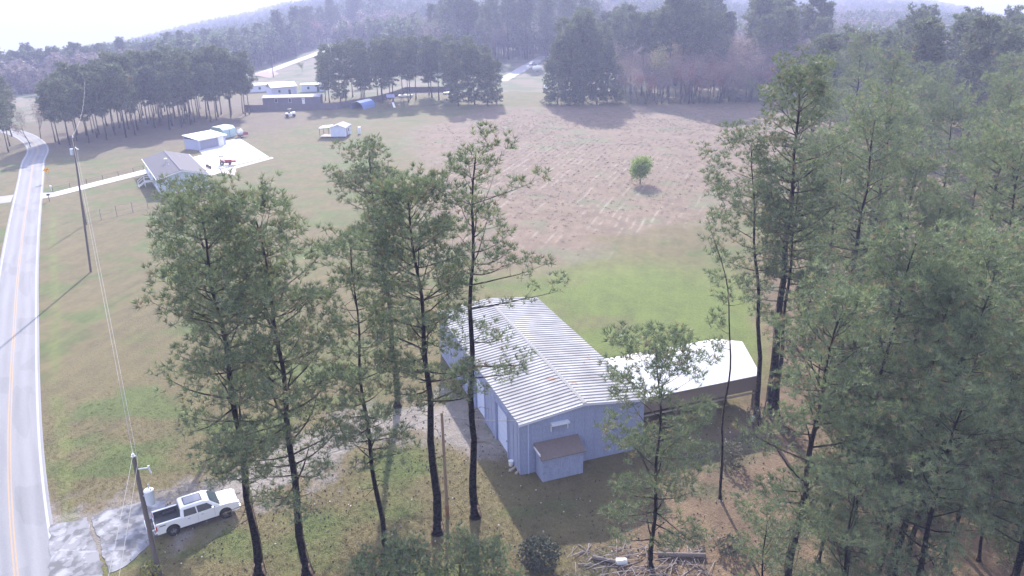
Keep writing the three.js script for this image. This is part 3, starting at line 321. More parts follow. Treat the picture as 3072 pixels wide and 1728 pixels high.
  for (const [z0, z1, h] of [[-2.7, -5.6, 3.7], [-8.6, -11.4, 3.5]]) { const d = part(b, 'overhead_door', bx(0.06, h, z0 - z1, 0.12, h / 2, (z0 + z1) / 2), mat(0.6, 0.66, 0.84, 0.5)); const n = 5; for (let k = 1; k < n; k++) part(d, 'seam', bx(0.02, 0.03, z0 - z1 - 0.1, 0.085, (h * k) / n, (z0 + z1) / 2), trimBlue); part(d, 'handle', bx(0.06, 0.06, 0.35, 0.06, 1.1, z0 - 0.5), M.black); part(b, 'door_frame', [bx(0.2, h + 0.1, 0.16, -0.03, h / 2, z0 + 0.085), bx(0.2, h + 0.1, 0.16, -0.03, h / 2, z1 - 0.085), bx(0.2, 0.16, z0 - z1, -0.03, h + 0.09, (z0 + z1) / 2)], mat(0.3, 0.34, 0.52, 0.6)); }
  part(b, 'wall_hood', [bx(1.5, 0.16, 0.4, 3.2, 4.05, 0.27), bx(0.08, 0.7, 0.08, 2.5, 3.7, 0.12), bx(0.08, 0.7, 0.08, 3.9, 3.7, 0.12)], mat(0.7, 0.72, 0.78, 0.6));
  const lt = part(b, 'lean_to_wall', [bx(3.4, 2.0, 0.1, 2.9, 1.0, 1.5), bx(0.1, 2.0, 1.35, 1.25, 1.0, 0.78), bx(0.1, 2.0, 1.35, 4.55, 1.0, 0.78)], wallBlue); part(lt, 'lean_to_roof', quadsheet([[1.05, 1.98, 1.7], [4.75, 1.98, 1.7], [4.75, 2.6, 0.08], [1.05, 2.6, 0.08]], 0.07), worn(0.2, 0.155, 0.14, 0.9, 0.8)); part(lt, 'white_trim', bx(0.06, 0.16, 1.3, 1.02, 2.4, 0.9), M.whitePaint);
  part(b, 'downspout', bar([0.62, 0, 0.12], [0.62, 4.4, 0.12], 0.05), trimBlue);
}
{ const b = thing('open_shed', 'open-sided shed with bright white metal roof beside the blue building', 'shed', 0.4, 0, -51.8, 19.6 * D2R), m = worn(0.8, 0.81, 0.83, 0.35, 0.1), tan = worn(0.26, 0.2, 0.15, 0.9, 0.4);
  const x0 = 11, x1 = 24, a = 1.8, c = 9.4, r = 6.6, e = 3.35, p = 4.25;
  part(b, 'roof_slope', quadsheet([[x0, e, -a], [x1 - 0.8, e, -a], [x1 + 0.6, p, -r], [x0, p, -r]], 0.06), m); part(b, 'roof_slope', quadsheet([[x0, p, -r], [x1 + 0.6, p, -r], [x1 - 0.4, e + 0.2, -c], [x0, e + 0.2, -c]], 0.06), m);
  part(b, 'skirt_board', bx(x1 - x0 - 1, 1.35, 0.08, (x0 + x1) / 2 - 0.5, e - 0.72, -a - 0.14), tan); part(b, 'rail', bx(x1 - x0 - 1, 0.14, 0.1, (x0 + x1) / 2 - 0.5, 1.55, -a - 0.3), worn(0.42, 0.36, 0.3, 0.9));
  part(b, 'back_wall', bx(x1 - x0 - 1, e - 0.1, 0.1, (x0 + x1) / 2 - 0.5, e / 2, -c + 0.25), tan);
  for (const x of [x0 + 0.2, 15, 19, x1 - 1.1]) for (const z of [-a - 0.35, -c + 0.45]) part(b, 'post', bx(0.18, e - 0.05, 0.18, x, e / 2, z), M.wood);
}
function bucket(x, z, label) { const g = thing('bucket', label, 'bucket', x, 0, z); part(g, 'body', new THREE.CylinderGeometry(0.2, 0.16, 0.42, 16, 1, true).translate(0, 0.21, 0), M.whitePaint); part(g, 'lid', cyl(0.215, 0.215, 0.04, 0, 0.43, 0, 16), mat(0.75, 0.76, 0.78, 0.5)); return g; }
bucket(-0.35, -53.1, 'white lidded bucket by the corner of the blue building'); bucket(20.6, -59.2, 'white bucket lying by the corner of the open shed');
{ const g = thing('paving_rubble', 'small heap of broken tan blocks at the blue building corner', 'rubble', -0.1, 0, -52.4), r = rng(3); for (let i = 0; i < 6; i++) part(g, 'block', rb(0.3, 0.16, 0.2, (r() - 0.5) * 0.6, 0.08 + 0.05 * r(), (r() - 0.5) * 0.9, 0.03).rotateY(r()), worn(0.4, 0.34, 0.27, 0.95)); }

// ---------- pickup truck ----------
{ const t = thing('pickup_truck', 'white crew-cab pickup truck parked with its tailgate down', 'truck', -22.85, 0.02, -46.9, 31 * D2R); t.scale.setScalar(0.955);
  const paint = new THREE.MeshPhysicalMaterial({ color: new THREE.Color().setRGB(0.8, 0.81, 0.82), roughness: 0.35, clearcoat: 1, clearcoatRoughness: 0.05, side: THREE.DoubleSide }), liner = mat(0.045, 0.045, 0.05, 0.85), w = 0.99;
  const arch = (s, cx, r) => { s.lineTo(cx + r, 0.5); s.absarc(cx, 0.5, r, 0, Math.PI, false); };
  const prof = (pts, a) => { const s = new THREE.Shape(); pts(s); return new THREE.ExtrudeGeometry(s, { depth: a, bevelEnabled: true, bevelThickness: 0.05, bevelSize: 0.04, bevelSegments: 3, curveSegments: 16 }); };
  const front = prof((s) => { s.moveTo(-1.2, 0.5); s.lineTo(-1.2, 1.24); s.lineTo(1.45, 1.26); s.quadraticCurveTo(2.6, 1.24, 2.84, 1.08); s.quadraticCurveTo(2.92, 0.9, 2.86, 0.5); s.lineTo(1.85 + 0.5, 0.5); s.absarc(1.85, 0.5, 0.5, 0, Math.PI, false); s.lineTo(-1.2, 0.5); }, 2 * w - 0.1).translate(0, 0, -w + 0.05);
  const body = part(t, 'body', front, paint);
  const bed = (z) => prof((s) => { s.moveTo(-2.88, 0.62); s.lineTo(-2.9, 1.3); s.lineTo(-1.22, 1.3); s.lineTo(-1.22, 0.5); s.lineTo(-1.85 + 0.52, 0.5); s.absarc(-1.85, 0.5, 0.52, 0, Math.PI, false); s.lineTo(-2.88, 0.5); s.lineTo(-2.88, 0.62); }, 0.06).translate(0, 0, z);
  part(t, 'bed_side', bed(w - 0.11), paint); part(t, 'bed_side', bed(-w + 0.05), paint);
  part(t, 'bed_liner', [bx(1.7, 0.06, 1.7, -2.05, 0.86, 0), bx(1.66, 0.42, 0.03, -2.05, 1.08, 0.81), bx(1.66, 0.42, 0.03, -2.05, 1.08, -0.81), bx(0.04, 0.5, 1.66, -1.25, 1.1, 0), rb(0.9, 0.22, 0.2, -1.85, 0.98, 0.72, 0.04), rb(0.9, 0.22, 0.2, -1.85, 0.98, -0.72, 0.04)], liner);
  const tg = part(t, 'tailgate', rb(0.6, 0.07, 1.62, -3.25, 0.87, 0, 0.02), paint); part(tg, 'tailgate_liner', bx(0.5, 0.012, 1.5, -3.25, 0.912, 0), liner); part(tg, 'latch', bx(0.14, 0.02, 0.2, -3.35, 0.93, 0.6), M.black);
  // cab: narrowing upward
  const cab = prof((s) => { s.moveTo(-1.2, 1.22); s.lineTo(-1.12, 1.82); s.quadraticCurveTo(-1.08, 1.92, -0.9, 1.93); s.lineTo(0.5, 1.94); s.quadraticCurveTo(0.72, 1.93, 0.82, 1.86); s.lineTo(1.6, 1.25); s.lineTo(-1.2, 1.22); }, 2 * w - 0.12).translate(0, 0, -w + 0.06); const cp = cab.attributes.position; for (let i = 0; i < cp.count; i++) { const y = cp.getY(i); cp.setZ(i, cp.getZ(i) * (1 - 0.24 * Math.max(0, (y - 1.24) / 0.7))); } cab.computeVertexNormals(); part(t, 'cab', cab, paint);
  const zt = (y) => (w + 0.003) * (1 - 0.24 * Math.max(0, (y - 1.24) / 0.7)) + 0.012; const pane = (pts) => { const g = new THREE.ShapeGeometry(new THREE.Shape(pts.map((p) => new THREE.Vector2(...p)))); return g; };
  for (const s of [1, -1]) { for (const pts of [[[-1.0, 1.3], [-0.94, 1.78], [-0.15, 1.79], [-0.1, 1.3]], [[-0.02, 1.3], [-0.06, 1.79], [0.68, 1.78], [1.22, 1.32]]]) { const g = pane(pts), p = g.attributes.position; for (let i = 0; i < p.count; i++) p.setZ(i, s * zt(p.getY(i))); g.computeVertexNormals(); part(t, 'side_window', g, M.glass); }
    const mir = part(t, 'mirror', rb(0.16, 0.22, 0.26, 1.0, 1.42, s * 1.16, 0.05), paint); part(mir, 'mirror_arm', bar([1.05, 1.34, s * 0.95], [1.02, 1.38, s * 1.1], 0.03), M.black);
    for (const x of [-0.02, 1.15]) part(t, 'door_seam', bx(0.012, 0.66, 0.006, x - 0.04, 0.93, s * (w + 0.043)), mat(0.25, 0.25, 0.27, 0.8)); for (const x of [-0.85, 0.1]) part(t, 'door_handle', rb(0.2, 0.045, 0.05, x + 0.15, 1.1, s * (w + 0.05), 0.015), M.chrome);
    part(t, 'tail_light', rb(0.08, 0.36, 0.2, -2.93, 1.05, s * (w - 0.02), 0.02), mat(0.45, 0.02, 0.03, 0.25)); part(t, 'headlight', rb(0.16, 0.22, 0.36, 2.86, 0.98, s * 0.76, 0.05), mat(0.75, 0.78, 0.8, 0.15)); part(t, 'badge', bx(0.42, 0.06, 0.006, -2.5, 1.16, s * (w + 0.047)), M.black);
    part(t, 'side_step', bar([-1.1, 0.42, s * 0.98], [1.15, 0.42, s * 0.98], 0.05), M.black);
    for (const x of [-1.85, 1.85]) { const wh = part(t, 'tyre', new THREE.TorusGeometry(0.31, 0.12, 12, 28).scale(1, 1, 1.15).translate(x, 0.43, s * 0.9), M.black); part(wh, 'rim', [cyl(0.25, 0.25, 0.1, 0, 0, 0, 20).rotateX(Math.PI / 2).translate(x, 0.43, s * 0.92)], mat(0.06, 0.06, 0.07, 0.5)); part(wh, 'hub_spokes', [0, 1, 2, 3, 4].map((k) => bx(0.05, 0.22, 0.02, 0, 0.12, 0).rotateZ((k * 2 * Math.PI) / 5).translate(x, 0.43, s * 0.985)), M.chrome); }
  }
  const ws = new THREE.BufferGeometry(); ws.setAttribute('position', new THREE.Float32BufferAttribute([0.9, 1.845, -0.68, 1.55, 1.325, -0.86, 1.55, 1.325, 0.86, 0.9, 1.845, -0.68, 1.55, 1.325, 0.86, 0.9, 1.845, 0.68].map((v, i) => v + (i % 3 === 1 ? 0.02 : i % 3 === 0 ? 0.035 : 0)), 3)); ws.computeVertexNormals(); part(t, 'windshield', ws, mat(0.05, 0.07, 0.075, 0.06));
  part(t, 'sunroof', rb(1.15, 0.02, 0.92, -0.2, 1.985, 0, 0.008), mat(0.22, 0.23, 0.27, 0.12)); part(t, 'sunroof_frame', [bx(1.27, 0.012, 0.07, -0.2, 1.984, 0.49), bx(1.27, 0.012, 0.07, -0.2, 1.984, -0.49), bx(0.06, 0.012, 0.9, 0.41, 1.984, 0), bx(0.06, 0.012, 0.9, -0.81, 1.984, 0)], M.black);
  part(t, 'rear_window', bx(0.012, 0.42, 1.25, -1.225, 1.55, 0).rotateZ(0), M.glass); part(t, 'front_bumper', rb(0.22, 0.26, 1.96, 2.9, 0.6, 0, 0.06), M.chrome); part(t, 'grille', rb(0.08, 0.34, 1.1, 2.9, 0.93, 0, 0.03), M.dark); part(t, 'rear_bumper', rb(0.2, 0.2, 1.96, -3.0, 0.56, 0, 0.05), M.chrome); part(t, 'underbody', bx(5.4, 0.2, 1.4, 0, 0.5, 0), M.black);
  part(t, 'hood_seam', [bx(1.2, 0.012, 0.012, 2.0, 1.3, 0.78), bx(1.2, 0.012, 0.012, 2.0, 1.3, -0.78)], mat(0.4, 0.4, 0.42, 0.6)); part(t, 'wiper', bar([1.66, 1.33, 0.5], [1.35, 1.52, -0.1], 0.012), M.black);
}

// ---------- utility poles and wires ----------
function utilityPole(x, z, H, r, lean, label, extra) { const g = thing('utility_pole', label, 'pole', x, hgt(x, z), z, 0, 'wooden utility poles'); part(g, 'pole', new THREE.CylinderGeometry(r * 0.7, r, H, 12).translate(0, H / 2, 0), worn(0.13, 0.11, 0.1, 0.95, 1)); part(g, 'top_cap', cyl(r * 0.8, r * 0.8, 0.05, 0, H + 0.02, 0), M.galv); part(g, 'insulator', [cyl(0.05, 0.08, 0.22, 0, H + 0.12, 0), cyl(0.09, 0.09, 0.04, 0, H + 0.15, 0)], M.whitePaint); g.rotation.z = -lean; if (extra) extra(g, H); return g; }
utilityPole(-23.3, -41.2, 9, 0.17, 0, 'near wooden utility pole with grey transformer can beside the truck', (g, H) => {
  const t = part(g, 'transformer', new THREE.CylinderGeometry(0.3, 0.28, 0.95, 20).translate(0.5, H - 2.9, 0.05), mat(0.5, 0.55, 0.62, 0.5)); part(t, 'lid', new THREE.SphereGeometry(0.31, 16, 8, 0, 6.3, 0, 1.57).scale(1, 0.4, 1).translate(0.5, H - 2.42, 0.05), M.whitePaint); part(t, 'bushing', [cyl(0.045, 0.06, 0.35, 0.5, H - 2.2, -0.05), cyl(0.03, 0.05, 0.2, 0.68, H - 2.3, 0.1)], mat(0.45, 0.45, 0.48, 0.4)); part(t, 'bracket', bx(0.4, 0.08, 0.1, 0.2, H - 2.8, 0.03), M.galv);
  const a = part(g, 'cutout_arm', bar([0, H - 0.9, 0], [0.75, H - 0.82, 0], 0.04), mat(0.7, 0.72, 0.74, 0.5)); part(a, 'fuse_cutout', [bar([0.78, H - 0.75, 0], [0.92, H - 1.15, 0.08], 0.045), bar([0.9, H - 0.78, 0.1], [0.95, H - 1.25, 0.1], 0.02), cyl(0.07, 0.07, 0.1, 0.8, H - 0.72, 0)], mat(0.6, 0.62, 0.65, 0.4));
});
utilityPole(-58.3, -102.6, 18.6, 0.15, 0.08, 'tall wooden utility pole standing in the lawn beside the road', (g, H) => { part(g, 'transformer', new THREE.CylinderGeometry(0.22, 0.21, 0.8, 16).translate(-0.38, H - 1.9, 0), mat(0.5, 0.55, 0.62, 0.5)); part(g, 'fuse_cutout', bar([0.1, H - 1.3, 0], [0.5, H - 1.6, 0], 0.05), M.galv); });
utilityPole(-71.4, -127.4, 7.1, 0.12, 0.03, 'short dark pole at the end of the chain-link fence');
utilityPole(-111.1, -382.8, 11, 0.2, 0, 'far utility pole beside the brown field'); utilityPole(-117.4, -562, 12, 0.22, 0, 'farthest utility pole beside the highway');
{ const g = thing('wooden_post', 'bare tan wooden post beside the stout pine', 'post', -4.95, 0, -46.9); part(g, 'post', new THREE.CylinderGeometry(0.09, 0.13, 8.4, 10).translate(0, 4.2, 0), worn(0.3, 0.22, 0.15, 0.95, 1)); part(g, 'stain_sleeve', cyl(0.138, 0.14, 0.9, 0, 0.45, 0, 10), mat(0.24, 0.12, 0.05, 0.95)); }
function wire(label, a, b, sag, r, name = 'power_line') { const A = V(...a), B = V(...b), m = A.clone().lerp(B, 0.5); m.y -= sag; const c = new THREE.QuadraticBezierCurve3(A, m.clone().multiplyScalar(2).sub(A.clone().add(B).multiplyScalar(0.5)), B), o = new THREE.Mesh(new THREE.TubeGeometry(c, 40, r, 5), mat(0.25, 0.25, 0.26, 0.6)); o.name = numbered(name); o.castShadow = true; scene.add(o); return tag(o, label, 'wire', 'overhead wires'); }
wire('upper overhead wire from the near pole to the tall roadside pole', [-23.3, 9.15, -41.2], [-56.9, 18.7, -102.6], 1.2, 0.014); wire('lower overhead wire from the near pole to the tall roadside pole', [-23.1, 8.6, -41.2], [-56.6, 17.6, -102.5], 1.6, 0.014);
wire('upper overhead wire running back from the near pole', [-23.3, 9.15, -41.2], [-12, 11, -8], 0.6, 0.014); wire('lower overhead wire running back from the near pole', [-23.1, 8.6, -41.2], [-11.6, 10.2, -8], 0.7, 0.014);
wire('overhead wire from the tall roadside pole towards the grove', [-56.9, 18.7, -102.6], [-112, 16, -214], 2, 0.018); wire('thin service wire from the transformer to the bare wooden post', [-22.8, 6.4, -41.2], [-4.95, 8.3, -46.9], 0.7, 0.018, 'service_wire'); wire('thin service wire from the wooden post to the blue building', [-4.95, 8.2, -46.9], [0.6, 4.9, -51.7], 0.2, 0.018, 'service_wire');

// ---------- small house with concrete pad ----------
function win(parent, x, y, z, w, h, ax) { const f = part(parent, 'window', ax === 'x' ? bx(0.06, h + 0.16, w + 0.16, x, y, z) : bx(w + 0.16, h + 0.16, 0.06, x, y, z), M.whitePaint); part(f, 'pane', ax === 'x' ? bx(0.075, h, w, x, y, z) : bx(w, h, 0.075, x, y, z), M.glass); return f; }
{ const h = thing('small_house', 'low grey-roofed house with white trim beside the concrete pad', 'house', -67.3, 0, -147.85, 29.5 * D2R), W = 8.8, L = 23.5, E = 3.1, P = 4.25, wl = worn(0.5, 0.6, 0.68, 0.7, 0.15), rf = worn(0.095, 0.093, 0.115, 0.9, 0.6), o = 0.35;
  const s = new THREE.Shape([[0, 0], [W, 0], [W, E], [W / 2, P - 0.08], [0, E]].map((p) => new THREE.Vector2(...p))); part(h, 'wall', new THREE.ExtrudeGeometry(s, { depth: L, bevelEnabled: false }).translate(0, 0, -L), wl);
  const k = (P - E) / (W / 2); part(h, 'roof', [quadsheet([[-o, E - o * k, o], [W / 2, P, o], [W / 2, P, -L - o], [-o, E - o * k, -L - o]], 0.12), quadsheet([[W / 2, P, o], [W + o, E - o * k, o], [W + o, E - o * k, -L - o], [W / 2, P, -L - o]], 0.12)], rf);
  part(h, 'ridge_cap', [bx(0.5, 0.04, L + 0.6, W / 2, P + 0.14, -L / 2)], mat(0.125, 0.12, 0.145, 0.9)); part(h, 'gutter', [bx(0.12, 0.14, L + 0.7, -o - 0.07, E - 0.05, -L / 2)], M.whitePaint); part(h, 'gutter', bx(0.12, 0.14, L + 0.7, W + o + 0.07, E - 0.05, -L / 2), M.whitePaint);
  part(h, 'gable_trim', [quadsheet([[-o, E - 0.22, o + 0.03], [W / 2, P - 0.15, o + 0.03], [W / 2, P + 0.06, o + 0.03], [-o, E, o + 0.03]], 0.03), quadsheet([[W / 2, P - 0.15, o + 0.03], [W + o, E - 0.22, o + 0.03], [W + o, E, o + 0.03], [W / 2, P + 0.06, o + 0.03]], 0.03)], M.whitePaint); part(h, 'corner_trim', [bx(0.16, E, 0.16, 0.02, E / 2, -0.02)], M.whitePaint); part(h, 'corner_trim', bx(0.16, E, 0.16, W - 0.02, E / 2, -0.02), M.whitePaint);
  for (const z of [-2.5, -6.5, -13, -17, -21]) win(h, -0.01, 1.85, z, 0.9, 1.2, 'x'); for (const x of [2.2, 6.4]) win(h, x, 1.8, 0.01, 1, 1.1, 'z'); const d = part(h, 'door', bx(0.08, 2, 0.95, -0.01, 1.5, -9.6), M.whitePaint); part(d, 'handle', bx(0.06, 0.06, 0.1, -0.07, 1.45, -9.25), M.chrome);
  const v = part(h, 'roof_vent', cyl(0.1, 0.12, 0.9, 3.0, 4.3, -11, 10), M.galv); part(v, 'vent_cap', cyl(0.32, 0.32, 0.2, 3.0, 4.85, -11, 14), M.whitePaint); part(h, 'vent_pipe', cyl(0.06, 0.06, 0.5, 3.1, 4.1, -8, 8), M.whitePaint); part(h, 'vent_pipe', cyl(0.05, 0.05, 0.4, 6.5, 3.95, -17, 8), M.whitePaint); part(h, 'skirting', [bx(W + 0.06, 0.5, 0.05, W / 2, 0.25, 0.03), bx(0.05, 0.5, L, -0.03, 0.25, -L / 2)], mat(0.6, 0.62, 0.66, 0.8));
  const dk = thing('entry_steps', 'white railed entry steps on the side of the small house', 'steps', -67.3, 0, -147.85, 29.5 * D2R); part(dk, 'platform', bx(1.7, 0.1, 2, -0.95, 0.95, -9.6), worn(0.5, 0.47, 0.44, 0.9)); for (let i = 0; i < 4; i++) part(dk, 'step', bx(0.32, 0.06, 1.6, -1.95 - i * 0.3, 0.78 - i * 0.2, -9.6), worn(0.5, 0.47, 0.44, 0.9)); for (const z of [-10.5, -8.7]) { part(dk, 'handrail', [bar([-0.15, 1.95, z], [-1.75, 1.95, z], 0.04), bar([-1.75, 1.95, z], [-3, 1.05, z], 0.04)], M.whitePaint); for (const [x, y0, y1] of [[-0.2, 0.0, 1.95], [-1.75, 0, 1.95], [-2.95, 0, 1.1]]) part(dk, 'rail_post', bar([x, y0, z], [x, y1, z], 0.045), M.whitePaint); }
}
{ const g = thing('garage', 'low white-roofed garage with grey roller door at the pad', 'garage', -77, 0, -194.4, 61 * D2R), W = 8.6, Dp = 5, wl = worn(0.42, 0.46, 0.62, 0.7); part(g, 'wall', [bx(0.12, 2.55, Dp, 0.06, 1.28, -Dp / 2), bx(0.12, 2.55, Dp, W - 0.06, 1.28, -Dp / 2), bx(W, 3.2, 0.12, W / 2, 1.6, -Dp + 0.06), bx(0.4, 2.5, 0.12, 0.32, 1.25, -0.06), bx(0.25, 2.5, 0.12, 6.15, 1.25, -0.06), bx(W - 0.24, 0.3, 0.12, W / 2, 2.4, -0.065), bx(0.5, 2.5, 0.12, W - 0.37, 1.25, -0.06)], wl);
  part(g, 'roof', quadsheet([[-0.3, 2.55, 0.4], [W + 0.3, 2.55, 0.4], [W + 0.3, 3.4, -Dp - 0.3], [-0.3, 3.4, -Dp - 0.3]], 0.08), worn(0.82, 0.82, 0.82, 0.4)); const d = part(g, 'roller_door', bx(5.5, 2.25, 0.05, 3.27, 1.12, -0.14), worn(0.3, 0.31, 0.4, 0.6)); for (let k = 1; k < 8; k++) part(d, 'slat', bx(5.46, 0.03, 0.03, 3.27, k * 0.28, -0.11), mat(0.26, 0.27, 0.36, 0.6)); part(g, 'white_door', bx(1.75, 2.25, 0.06, 7.2, 1.12, -0.05), M.whitePaint); part(g, 'fascia', bx(W + 0.7, 0.2, 0.06, W / 2, 2.46, 0.43), M.whitePaint); }
{ const g = thing('steel_carport', 'pale teal ribbed steel shelter behind the garage', 'shelter', -77, 0, -211.5, 66 * D2R), m = mat(0.48, 0.66, 0.7, 0.45), W = 4.8, pts = [[0, 0], [0, 2.1], [0.7, 2.75], [W / 2 - 0.6, 2.85]]; const pr = [[0.35, 0], [0.35, 2.2], [-0.5, 2.85], [-3.2, 2.95], [-4, 2.3], [-4, 0]]; for (let i = 0; i < 5; i++) part(g, 'ribbed_sheet', quadsheet([[0, pr[i][1], pr[i][0]], [W, pr[i][1], pr[i][0]], [W, pr[i + 1][1], pr[i + 1][0]], [0, pr[i + 1][1], pr[i + 1][0]]], 0.04), m); for (let x = 0.3; x < W; x += 0.6) part(g, 'rib', bx(0.06, 2.15, 0.05, x, 1.08, 0.38), mat(0.42, 0.6, 0.64, 0.5)); part(g, 'seam_door', bx(0.04, 2, 0.05, W / 2, 1, 0.4), M.dark); }
{ const g = thing('tank_trailer', 'small red trailer carrying a round white tank beside the shelter', 'trailer', -72.6, 0, -213.2, 40 * D2R); part(g, 'frame', [bx(2.6, 0.12, 0.1, 0, 0.55, 0.6), bx(2.6, 0.12, 0.1, 0, 0.55, -0.6), bx(0.1, 0.12, 1.3, -1.25, 0.55, 0), bx(0.1, 0.12, 1.3, 1.25, 0.55, 0), bar([1.3, 0.55, 0], [2.3, 0.45, 0], 0.06)], mat(0.35, 0.06, 0.08, 0.6)); const k = part(g, 'tank', new THREE.CapsuleGeometry(0.85, 0.5, 8, 20).rotateX(Math.PI / 2).translate(-0.2, 1.5, 0), M.whitePaint); part(k, 'filler_cap', cyl(0.2, 0.2, 0.12, -0.2, 2.38, 0), M.dark); part(k, 'strap', [new THREE.TorusGeometry(0.87, 0.03, 6, 30).translate(-0.2, 1.5, 0.3), new THREE.TorusGeometry(0.87, 0.03, 6, 30).translate(-0.2, 1.5, -0.3)], M.dark); for (const s of [-1, 1]) { const w = part(g, 'tyre', new THREE.TorusGeometry(0.25, 0.1, 8, 20).translate(-0.1, 0.35, s * 0.85), M.black); part(w, 'rim', cyl(0.18, 0.18, 0.1, 0, 0, 0).rotateX(1.5708).translate(-0.1, 0.35, s * 0.85), M.whitePaint); } part(g, 'stake_side', [bx(1.4, 0.6, 0.05, 1.1, 0.95, 0.62), bx(1.4, 0.6, 0.05, 1.1, 0.95, -0.62)], mat(0.28, 0.08, 0.12, 0.7)); }
{ const g = thing('red_tractor', 'red garden tractor with black canopy on the concrete pad', 'tractor', -64.2, 0.09, -175.4, 12 * D2R), red = mat(0.36, 0.03, 0.04, 0.35); part(g, 'hood', rb(1.5, 0.6, 0.7, 0.75, 0.85, 0, 0.1), red); part(g, 'grille', bx(0.05, 0.4, 0.5, 1.52, 0.85, 0), M.dark); part(g, 'seat', [rb(0.5, 0.12, 0.5, -0.55, 0.85, 0, 0.05), rb(0.1, 0.5, 0.48, -0.8, 1.1, 0, 0.04)], M.black); part(g, 'fender', rb(1, 0.1, 0.35, -0.6, 0.98, 0.55, 0.04), red); part(g, 'fender', rb(1, 0.1, 0.35, -0.6, 0.98, -0.55, 0.04), red); part(g, 'steering_wheel', new THREE.TorusGeometry(0.2, 0.025, 6, 18).rotateX(1.2).translate(-0.1, 1.2, 0), M.black); part(g, 'chassis', bx(2.2, 0.2, 0.5, 0.2, 0.5, 0), M.dark); part(g, 'canopy', rb(1.1, 0.08, 1.1, -0.6, 1.95, 0, 0.03), M.black); part(g, 'canopy_post', [bar([-0.95, 0.9, 0.4], [-0.95, 1.95, 0.4], 0.03), bar([-0.95, 0.9, -0.4], [-0.95, 1.95, -0.4], 0.03)], M.dark); part(g, 'cargo_tray', [rb(1.1, 0.4, 1.0, 1.9, 0.75, 0, 0.06)], mat(0.3, 0.04, 0.06, 0.4)); for (const [x, R, s] of [[-0.6, 0.45, 1], [-0.6, 0.45, -1], [1.1, 0.28, 1], [1.1, 0.28, -1]]) { const w = part(g, 'tyre', new THREE.TorusGeometry(R - 0.12, 0.12, 8, 20).translate(x, R, s * 0.55), M.black); part(w, 'rim', cyl(R * 0.5, R * 0.5, 0.12, 0, 0, 0).rotateX(1.5708).translate(x, R, s * 0.55), mat(0.6, 0.58, 0.5, 0.5)); } }
for (let i = 0; i < 4; i++) { const g = thing('flower_pot', 'small dark potted plant by the house wall on the pad', 'plant pot', -67.6 + i * 0.55, 0.09, -173.4 + i * 0.75, 0, 'plant pots on the pad'); part(g, 'pot', new THREE.CylinderGeometry(0.2, 0.14, 0.35, 12).translate(0, 0.18, 0), mat(0.2, 0.06, 0.05, 0.8)); const T = new Tris(), r = rng(200 + i); for (let k = 0; k < 60; k++) { const d = sphere(r), q = sphere(r).multiplyScalar(0.05); d.y = Math.abs(d.y); T.tri(d.x * 0.1 - q.x, 0.36, d.z * 0.1 - q.z, d.x * 0.1 + q.x, 0.36 + q.y, d.z * 0.1 + q.z, d.x * 0.35, 0.4 + d.y * 0.35, d.z * 0.35, [0.06, 0.07, 0.04]); } part(g, 'leaves', T.geo(), M.leaf); }
// shed with porch
{ const g = thing('garden_shed', 'small white garden shed with an open side porch on the lawn', 'shed', -47.4, 0, -209.4, -2.7 * D2R), W = 4.0, L = 6, E = 2.6, P = 3.35, wl = worn(0.62, 0.68, 0.82, 0.6); const s = new THREE.Shape([[0, 0.3], [W, 0.3], [W, E], [W / 2, P - 0.06], [0, E]].map((p) => new THREE.Vector2(...p))); part(g, 'wall', new THREE.ExtrudeGeometry(s, { depth: L, bevelEnabled: false }).translate(0, 0, -L), wl); const k = (P - E) / (W / 2); part(g, 'roof', [quadsheet([[-0.2, E - 0.2 * k, 0.2], [W / 2, P, 0.2], [W / 2, P, -L - 0.2], [-0.2, E - 0.2 * k, -L - 0.2]], 0.08), quadsheet([[W / 2, P, 0.2], [W + 0.2, E - 0.2 * k, 0.2], [W + 0.2, E - 0.2 * k, -L - 0.2], [W / 2, P, -L - 0.2]], 0.08)], worn(0.4, 0.39, 0.45, 0.9)); part(g, 'corner_trim', [bx(0.12, 2.3, 0.12, 0.02, 1.45, 0)], M.whitePaint); part(g, 'corner_trim', bx(0.12, 2.3, 0.12, W - 0.02, 1.45, 0), M.whitePaint); for (const x of [0.3, W / 2, W - 0.3]) part(g, 'foundation_block', bx(0.4, 0.3, 0.3, x, 0.15, -0.2), M.dark);
  part(g, 'porch_roof', quadsheet([[-3.1, 2.5, 0.2], [-0.21, 2.75, 0.2], [-0.21, 2.75, -4.2], [-3.1, 2.5, -4.2]], 0.1), M.steelWhite); part(g, 'porch_floor', bx(3, 0.12, 4, -1.55, 0.3, -2), worn(0.45, 0.4, 0.36, 0.9)); for (const [x, z] of [[-2.95, 0], [-2.95, -3.9], [-1.6, -3.9]]) part(g, 'porch_post', bx(0.14, 2.45, 0.14, x, 1.35, z), M.wood); const w = win(g, W + 0.01, 1.6, -3.4, 0.8, 1, 'x'); part(g, 'side_door', bx(0.07, 1.9, 0.9, W + 0.01, 1.25, -1.6), mat(0.3, 0.2, 0.24, 0.7)); }
{ const g = thing('white_marker', 'slim white upright cabinet standing beside the garden shed', 'cabinet', -40.8, 0, -215); part(g, 'cabinet', rb(0.7, 1.9, 0.6, 0, 0.95, 0, 0.05), M.whitePaint); part(g, 'door', bx(0.55, 1.6, 0.02, 0, 0.95, 0.31), mat(0.7, 0.72, 0.78, 0.5)); }

